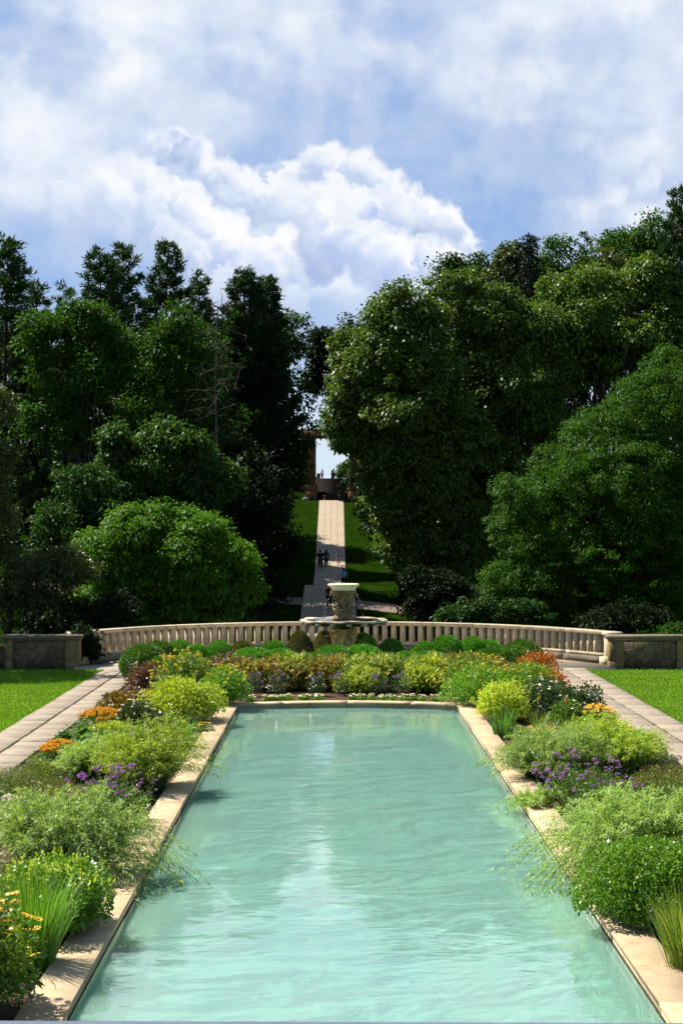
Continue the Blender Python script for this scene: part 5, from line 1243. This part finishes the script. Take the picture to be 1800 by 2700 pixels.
def conifer(name, label, xd, yd, d, spread, depth_to, mat='pine', leanx=0., kind='pine', r0=.22, n_br=70, dens=1.0, bare=.22, group='trees beyond the terrace', L=.34, W=.085):
    """pine: irregular upswept plumes; spruce: tiers of drooping boughs"""
    dens *= 1.9; spread *= 1.15
    rng = newrng(); X, Y, Z = at(xd, yd, d); bz = float(terr(X, Y)) - .15; H = Z - bz; bx = X - leanx
    t = thing(name, label, 'tree', (bx, Y, bz), group); mb = MB()
    tp = lambda s: np.array([leanx * s ** 1.5 + .12 * math.sin(s * 7), 0.1 * math.sin(s * 5), H * s])
    S = np.linspace(0, 1, 10); mb.tube([tp(s) for s in S], r0 * (1.05 - S) + .015, 7); Vs = []
    for k in range(n_br):
        s = bare + (1 - bare) * (k / n_br) ** .9; a = k * 2.39996 + rng.random() * .8; p0 = tp(s)
        if kind == 'pine':
            ln = 1.3 * spread * (1.02 - s) ** .9 * (.5 + .8 * rng.random()) + .3; rise = .25 + .55 * s + .25 * rng.random()
        else: ln = spread * (1.0 - s) ** .9 * (.75 + .3 * rng.random()) + .12; rise = -.12 + .35 * s
        h = np.array([math.cos(a), math.sin(a), 0]); tt = np.linspace(0, 1, 6)[:, None]
        cv = p0 + h * ln * tt + np.array([0, 0, 1]) * ln * (rise * tt ** (1.6 if kind == 'pine' else 1.0) * (.8 if kind == 'pine' else 1))
        if kind != 'pine': cv[:, 2] -= ln * .25 * (tt[:, 0] - tt[:, 0] ** 2) * 1.5
        mb.tube(cv, (.05 * (1.1 - s) + .012) * (1.05 - tt[:, 0]), 4, False)
        ns = max(3, int(ln * 4.2 * dens)); u = .38 + .62 * rng.random(ns) ** .75
        P = np.stack([np.interp(u, tt[:, 0], cv[:, i]) for i in range(3)], 1); sd = np.array([-h[1], h[0], 0])
        P += sd * (rng.standard_normal((ns, 1)) * .13 * ln * (1.1 - u[:, None])) + rng.standard_normal((ns, 3)) * .06
        m = 22; dirs = rdir(rng, ns * m).reshape(ns, m, 3) * .75 + h * .45 + np.array([0, 0, .55 if kind == 'pine' else -.05])
        Q = P[:, None] + dirs * .07 + rng.standard_normal((ns, m, 3)) * [.12, .12, .06]
        Vs.append(leaves(Q.reshape(-1, 3), dirs.reshape(-1, 3), rdir(rng, ns * m) + [0, 0, .5], L * (.7 + .6 * rng.random(ns * m)), W, .02))
    obj('crown', leafmesh('crown', Vs, M[mat]), t); mb.build('trunk', M['bark'], t)
    TREES.append((label, sum(len(v) for v in Vs) // 4)); return t

# --- left side
d = 64; tree('dogwood', 'round bright green dogwood just behind the left half of the balustrade', (at(430, 1400, d)[0], d), [lobe(390, 1235, 120, 66, d, 2.2), lobe(280, 1285, 100, 75, d, 2.2), lobe(490, 1290, 105, 85, d, 2.2), lobe(390, 1320, 150, 75, d, 2.4), lobe(250, 1370, 70, 60, d, 1.6), lobe(540, 1350, 58, 50, d, 1.4), lobe(330, 1400, 100, 40, d, 1.5), lobe(450, 1390, 95, 40, d, 1.6), lobe(215, 1410, 60, 35, d, 1.2), lobe(330, 1200, 60, 45, d, 1.4), lobe(450, 1220, 60, 45, d, 1.4)], 'dogwood', .66, .46, 64, .145, .075, .16, 18, hang=.12, droop=.3)
d = 72; tree('broadleaf_tree', 'loose leafy tree with pale upright shoots behind the dogwood', (at(400, 1300, d)[0], d), [lobe(400, 1010, 62, 45, d), lobe(380, 1080, 110, 80, d), lobe(260, 1030, 22, 45, d), lobe(330, 1140, 130, 80, d), lobe(470, 1110, 70, 70, d), lobe(400, 1220, 160, 70, d)], 'midtree', .55, .55, 54, .18, .10, .18, 16, hang=.12, droop=.3)
d = 70; tree('broadleaf_tree', 'dense small leaved tree at the left between the olive tree and the dogwood', (at(190, 1350, d)[0], d), [lobe(195, 1120, 75, 60, d), lobe(150, 1190, 72, 70, d), lobe(240, 1180, 70, 70, d), lobe(190, 1260, 110, 70, d)], 'linden', .6, .5, 52, .14, .08, .15, 12)
d = 60; tree('olive_tree', 'olive green tree with reddish shoots cut by the left edge of the picture', (at(-45, 1300, d)[0], d), [lobe(-20, 945, 48, 50, d), lobe(-30, 1050, 58, 45, d), lobe(-25, 1220, 70, 80, d), lobe(-5, 1320, 70, 85, d), lobe(-60, 1130, 60, 90, d), (-14.6, 50.4, 8.4, 2.1, 2.0, 1.7), (-16.6, 49.4, 7.6, 2.0, 2.0, 1.8), (-13.7, 50.6, 6.4, 1.5, 1.6, 1.3), (-15.5, 52.5, 5.5, 1.8, 1.8, 1.6)], 'olive', .55, .42, 50, .13, .065, .14, 10)
d = 59; tree('large_shrub', 'olive green shrub with brownish leaves behind the left stone wall', (at(100, 1430, d)[0], d), [lobe(95, 1340, 75, 65, d, 1.2), lobe(50, 1390, 70, 50, d, 1.2), lobe(150, 1300, 60, 45, d, 1.1), lobe(110, 1410, 90, 45, d, 1.2)], 'olive', .6, .38, 50, .12, .06, .07, 8, 'shrubs behind the terrace', cat='shrub')
d = 57; tree('large_shrub', 'glossy dark shrub filling the gap between left wall and balustrade', (at(215, 1470, d)[0], d), [lobe(170, 1425, 60, 40, d, .9), lobe(215, 1455, 40, 42, d, .7), (-8.35, 50.9, .55, .42, .4, .55), lobe(110, 1445, 55, 30, d, .8), lobe(260, 1405, 60, 35, d, .9)], 'darkleaf', .65, .32, 50, .12, .07, .05, 8, 'shrubs behind the terrace', cat='shrub')
d = 82; tree('broadleaf_tree', 'bright crowned tree among the pines at the upper left', (at(185, 1300, d)[0], d), [lobe(185, 735, 85, 45, d), lobe(140, 780, 75, 60, d), lobe(235, 790, 60, 65, d), lobe(180, 870, 100, 80, d), lobe(130, 960, 90, 90, d)], 'bright', .55, .7, 50, .2, .1, .2, 14)
d = 84; tree('broadleaf_tree', 'bright tipped tree in front of the middle pines on the left', (at(430, 1300, d)[0], d), [lobe(430, 765, 55, 50, d), lobe(395, 840, 75, 75, d), lobe(460, 850, 65, 80, d), lobe(350, 930, 80, 80, d), lobe(430, 960, 90, 80, d)], 'bright', .45, .75, 46, .2, .09, .2, 14)
d = 112; tree('linden', 'tall dark broadleaf tree with hanging foliage left of the sky gap', (at(600, 1150, d)[0], d), [lobe(645, 785, 60, 62, d), lobe(585, 850, 80, 80, d), lobe(656, 870, 56, 80, d), lobe(610, 960, 90, 90, d), lobe(634, 1045, 64, 80, d), lobe(664, 1065, 28, 60, d, 1.2), lobe(580, 1060, 90, 90, d), lobe(600, 1130, 76, 70, d), lobe(560, 1200, 75, 60, d), lobe(540, 950, 70, 90, d)], 'linden', .55, .85, 52, .24, .13, .3, 20, hang=.2)
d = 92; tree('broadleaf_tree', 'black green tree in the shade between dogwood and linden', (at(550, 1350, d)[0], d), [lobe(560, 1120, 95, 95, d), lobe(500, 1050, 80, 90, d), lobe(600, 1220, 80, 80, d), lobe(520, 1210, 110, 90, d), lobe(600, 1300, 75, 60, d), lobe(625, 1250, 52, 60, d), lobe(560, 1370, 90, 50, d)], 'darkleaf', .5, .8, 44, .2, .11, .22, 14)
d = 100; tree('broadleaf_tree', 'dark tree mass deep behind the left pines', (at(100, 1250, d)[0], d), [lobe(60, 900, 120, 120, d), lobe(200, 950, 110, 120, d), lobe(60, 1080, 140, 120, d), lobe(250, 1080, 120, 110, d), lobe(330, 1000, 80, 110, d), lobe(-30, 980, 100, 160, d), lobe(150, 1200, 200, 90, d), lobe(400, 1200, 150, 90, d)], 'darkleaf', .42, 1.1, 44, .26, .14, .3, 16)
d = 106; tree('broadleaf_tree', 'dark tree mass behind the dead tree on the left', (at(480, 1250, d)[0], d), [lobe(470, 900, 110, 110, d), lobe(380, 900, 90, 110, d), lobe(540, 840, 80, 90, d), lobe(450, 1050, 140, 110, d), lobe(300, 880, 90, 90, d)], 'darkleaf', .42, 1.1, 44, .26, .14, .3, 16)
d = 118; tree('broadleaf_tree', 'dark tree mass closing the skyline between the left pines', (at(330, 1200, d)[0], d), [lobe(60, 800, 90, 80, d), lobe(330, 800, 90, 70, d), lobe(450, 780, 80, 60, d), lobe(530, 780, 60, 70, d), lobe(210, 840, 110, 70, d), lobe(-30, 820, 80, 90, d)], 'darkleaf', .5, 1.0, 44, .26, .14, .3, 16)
conifer('pine_tree', 'tall pine at the far left edge of the picture', 18, 556, 86, 3.0, 0, n_br=120)
conifer('pine_tree', 'thin pine crown second from the left edge', 84, 655, 90, 2.3, 0, n_br=70)
conifer('pine_tree', 'small pointed pine tip right of the thin pine', 151, 662, 98, 1.9, 0, n_br=60)
conifer('pine_tree', 'leaning pine plume, left of the twin tops above the bright crown', 226, 586, 88, 2.9, 0, n_br=110, leanx=-1.2)
conifer('pine_tree', 'pine with an upright top, right of the twin tops', 282, 574, 90, 2.6, 0, n_br=110)
conifer('pine_tree', 'tallest pine left of the sky gap with a ragged top', 384, 565, 92, 3.2, 0, n_br=120)
conifer('pine_tree', 'shorter pine right of the tallest one, beside the dead tree', 458, 640, 100, 2.6, 0, n_br=105)
conifer('pine_tree', 'broad dark pine with a rounded top, left half of the pair near the sky gap', 560, 632, 106, 3.8, 0, 'pine', n_br=100, dens=1.2, bare=.5)
conifer('pine_tree', 'broad dark pine with a rounded top, right half of the pair near the sky gap', 612, 645, 108, 3.3, 0, 'pine', n_br=95, dens=1.2, bare=.52)
for i, (x, y, h, lab) in enumerate(((-8.6, 121, 17, 'dark tree at the bottom of the left woods beside the cross path'), (-9.0, 131, 21, 'dark hillside tree behind the linden, nearest the cross path'), (-9.6, 143, 22, 'dark hillside tree half way up the left side of the walk'), (-13.5, 137, 20, 'tall dark hillside tree deep in the left woods'), (-10.5, 154, 18, 'dark hillside tree near the boulders left of the stairs'), (-16, 150, 20, 'dark hillside tree at the back of the left woods'))):
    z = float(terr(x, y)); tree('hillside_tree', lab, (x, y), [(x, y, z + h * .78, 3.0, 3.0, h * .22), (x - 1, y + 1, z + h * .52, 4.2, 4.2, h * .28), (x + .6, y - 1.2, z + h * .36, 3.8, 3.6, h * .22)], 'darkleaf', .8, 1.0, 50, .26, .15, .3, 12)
# dead tree
def dead(label, xd, yd, d):
    rng = newrng(); X, Y, Z = at(xd, yd, d); bz = float(terr(X, Y)) - .1; t = thing('dead_tree', label, 'tree', (X, Y, bz)); mb = MB(); H = Z - bz
    mb.tube([(.15 * math.sin(s * 6), 0, H * s) for s in np.linspace(0, 1, 12)], .10 * (1.05 - np.linspace(0, 1, 12)) + .008, 6)
    for k in range(46):
        s = .42 + .57 * rng.random(); a = rng.random() * 6.28; ln = 2.6 * (1.15 - s) + .4; h = np.array([math.cos(a), math.sin(a), 0]); p = np.array([.15 * math.sin(s * 6), 0, H * s]); cv = [p]
        for q in range(5): p = p + (h * ln / 5 + np.array([0, 0, ln * (.10 - .05 * q)]) + rng.standard_normal(3) * .1); cv.append(p.copy())
        mb.tube(cv, .015 * np.linspace(1, .25, 6), 4, False)
        for q in range(3): b = cv[2 + q % 3]; e = b + rng.standard_normal(3) * .45; mb.tube([b, (b + e) / 2 + rng.standard_normal(3) * .06, e], .011, 3, False)
    mb.build('trunk', M['greybark'], t)
dead('bare grey dead tree with fine twigs among the left trees', 502, 690, 80)

# --- right side
d = 85; tree('plane_tree', 'big plane tree right of the sky gap with leaves reaching over the path', (at(1010, 1350, d)[0], d), [lobe(925, 720, 85, 62, d), lobe(880, 800, 95, 90, d), lobe(960, 800, 95, 95, d), lobe(845, 880, 85, 85, d), lobe(930, 920, 140, 110, d, 4), lobe(860, 985, 92, 80, d), lobe(1010, 980, 110, 110, d), lobe(900, 1050, 110, 85, d), lobe(990, 1120, 110, 100, d), lobe(905, 1140, 80, 75, d), lobe(1010, 1220, 100, 90, d), lobe(930, 1240, 70, 70, d), lobe(1050, 1320, 80, 70, d), lobe(800, 950, 50, 45, d, 1.2), lobe(810, 1005, 40, 30, d, 1.0)], 'plane', .72, .62, 62, .17, .125, .42, 34, droop=.3)
d = 88; tree('plane_tree', 'plane tree with speckled glossy leaves in the middle of the right woods', (at(1190, 1350, d)[0], d), [lobe(1060, 700, 80, 70, d), lobe(1130, 740, 90, 80, d), lobe(1230, 760, 80, 70, d), lobe(1130, 820, 90, 85, d), lobe(1170, 870, 130, 110, d, 4), lobe(1080, 880, 90, 90, d), lobe(1210, 960, 110, 100, d), lobe(1120, 1030, 120, 110, d), lobe(1060, 1100, 90, 90, d), lobe(1090, 1200, 100, 90, d), lobe(1140, 1300, 90, 80, d)], 'plane', .66, .62, 58, .17, .125, .4, 28, droop=.3)
d = 91; tree('plane_tree', 'plane tree at the right behind the large fine leaved tree', (at(1400, 1350, d)[0], d), [lobe(1330, 690, 80, 65, d), lobe(1270, 740, 70, 70, d), lobe(1410, 690, 90, 75, d), lobe(1480, 640, 40, 55, d), lobe(1490, 740, 100, 80, d), lobe(1360, 790, 110, 85, d, 4), lobe(1470, 830, 120, 90, d), lobe(1290, 830, 90, 80, d), lobe(1570, 760, 80, 100, d)], 'plane', .66, .62, 58, .17, .125, .4, 28, droop=.3)
d = 66; tree('locust_tree', 'large rounded fine leaved tree in front on the right', (at(1400, 1400, d)[0], d), [lobe(1540, 900, 90, 75, d, 3), lobe(1450, 950, 85, 75, d, 3), lobe(1560, 1010, 110, 110, d, 3), lobe(1380, 1020, 90, 80, d, 3), lobe(1300, 1100, 92, 70, d, 2.6), lobe(1450, 1110, 140, 110, d, 4), lobe(1220, 1140, 72, 66, d, 2), lobe(1185, 1230, 70, 65, d, 2), lobe(1300, 1220, 110, 90, d, 3), lobe(1450, 1260, 150, 100, d, 3.6), lobe(1200, 1330, 80, 80, d, 2.2), lobe(1330, 1350, 130, 80, d, 3), lobe(1500, 1360, 120, 90, d, 3), lobe(1580, 1200, 90, 150, d, 3), lobe(1260, 1410, 120, 40, d, 2)], 'locust', .60, .46, 74, .105, .05, .26, 34, hang=.35, flat=.45, up=1.0)
d = 60; tree('large_shrub', 'low leafy shrub behind the right half of the balustrade', (at(1080, 1440, d)[0], d), [lobe(1085, 1412, 40, 20, d, .7), lobe(1130, 1415, 45, 30, d, .8), lobe(1050, 1422, 30, 14, d, .5), lobe(1190, 1420, 60, 34, d, .9)], 'linden', .7, .28, 44, .13, .075, .05, 8, 'shrubs behind the terrace', cat='shrub')
d = 74; tree('large_shrub', 'shaded shrub under the plane trees right of the gravel path', (at(1010, 1420, d)[0], d), [lobe(965, 1345, 36, 45, d, 1.2), lobe(1020, 1375, 60, 45, d, 1.4), lobe(1080, 1390, 50, 36, d, 1.2), lobe(980, 1400, 34, 26, d, 1.0)], 'darkleaf', .7, .4, 50, .14, .08, .06, 8, 'shrubs behind the terrace', cat='shrub')
d = 57; tree('large_shrub', 'dark shrub in the gap between right wall and balustrade', (at(1385, 1470, d)[0], d), [lobe(1380, 1440, 40, 40, d, .8), lobe(1450, 1425, 60, 35, d, .8)], 'darkleaf', .65, .32, 44, .12, .07, .05, 8, 'shrubs behind the terrace', cat='shrub')
d = 51.6; tree('large_shrub', 'light green shrub looking over the right stone wall', (at(1560, 1490, d)[0], d), [lobe(1560, 1462, 36, 16, d, .4), lobe(1600, 1470, 40, 30, d, .4)], 'bright', .7, .16, 34, .08, .045, .03, 6, 'shrubs behind the terrace', cat='shrub')
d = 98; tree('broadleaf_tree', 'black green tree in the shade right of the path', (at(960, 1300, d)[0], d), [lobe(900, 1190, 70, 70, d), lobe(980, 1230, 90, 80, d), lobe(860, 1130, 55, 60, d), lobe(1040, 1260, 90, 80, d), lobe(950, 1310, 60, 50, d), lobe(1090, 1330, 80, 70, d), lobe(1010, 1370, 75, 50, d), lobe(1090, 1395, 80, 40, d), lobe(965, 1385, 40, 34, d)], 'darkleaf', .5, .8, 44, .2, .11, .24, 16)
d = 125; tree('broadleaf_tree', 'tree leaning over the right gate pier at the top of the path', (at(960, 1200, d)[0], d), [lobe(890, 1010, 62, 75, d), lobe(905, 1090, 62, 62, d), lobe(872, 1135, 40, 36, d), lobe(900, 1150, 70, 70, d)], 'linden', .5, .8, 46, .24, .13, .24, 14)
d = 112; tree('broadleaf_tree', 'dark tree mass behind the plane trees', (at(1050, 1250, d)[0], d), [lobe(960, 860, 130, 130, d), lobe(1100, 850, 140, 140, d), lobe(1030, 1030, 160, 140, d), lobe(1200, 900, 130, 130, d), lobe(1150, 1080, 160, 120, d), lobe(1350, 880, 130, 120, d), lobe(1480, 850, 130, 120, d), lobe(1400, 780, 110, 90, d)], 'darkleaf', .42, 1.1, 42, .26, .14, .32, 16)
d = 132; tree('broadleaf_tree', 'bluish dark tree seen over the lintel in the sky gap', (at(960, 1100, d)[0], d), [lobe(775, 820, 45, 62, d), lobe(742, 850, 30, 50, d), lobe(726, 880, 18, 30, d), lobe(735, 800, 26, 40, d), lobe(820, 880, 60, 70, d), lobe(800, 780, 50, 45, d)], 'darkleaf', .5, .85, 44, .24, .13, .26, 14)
d = 118; tree('broadleaf_tree', 'dark rounded tree above the plane tree', (at(1070, 1100, d)[0], d), [lobe(1040, 645, 40, 52, d), lobe(1105, 640, 44, 48, d), lobe(1075, 700, 80, 60, d)], 'linden', 1.0, .85, 46, .24, .13, .26, 12)
d = 114; tree('broadleaf_tree', 'olive topped tree left of the spruce on the skyline', (at(1180, 1100, d)[0], d), [lobe(1175, 610, 34, 48, d), lobe(1200, 680, 60, 80, d)], 'olive', 1.0, .8, 46, .24, .13, .26, 10)
d = 116; tree('broadleaf_tree', 'yellow green tree right of the spruce on the skyline', (at(1290, 1100, d)[0], d), [lobe(1290, 605, 58, 55, d), lobe(1310, 680, 80, 80, d)], 'bright', 1.0, .85, 44, .24, .12, .26, 10)
d = 108; tree('broadleaf_tree', 'brownish topped tree below the right skyline', (at(1385, 1100, d)[0], d), [lobe(1385, 640, 48, 55, d), lobe(1390, 720, 80, 80, d)], 'olive', 1.0, .8, 46, .24, .13, .26, 10)
d = 120; tree('broadleaf_tree', 'high rounded tree on the right skyline', (at(1460, 1100, d)[0], d), [lobe(1430, 560, 50, 42, d), lobe(1490, 545, 55, 45, d), lobe(1460, 640, 110, 80, d), lobe(1545, 600, 60, 80, d)], 'locust', .9, .9, 46, .24, .12, .28, 12)
conifer('spruce_tree', 'dark pointed spruce on the right skyline', 1215, 540, 106, 3.3, 0, 'spruce', kind='spruce', n_br=120)
conifer('pine_tree', 'distant pine tip between the yellow green tree and the high rounded tree', 1345, 540, 124, 2.2, 0, n_br=60)
conifer('pine_tree', 'tallest pine at the right edge of the picture', 1562, 440, 92, 3.3, 0, n_br=110)
d = 205; tree('broadleaf_tree', 'small green tree beyond the stairs right of the statue', (at(795, 1120, d)[0], d), [lobe(790, 1082, 20, 16, d, 1.2), lobe(808, 1075, 18, 20, d, 1.2)], 'bright', .6, .6, 40, .25, .13, .12, 8)
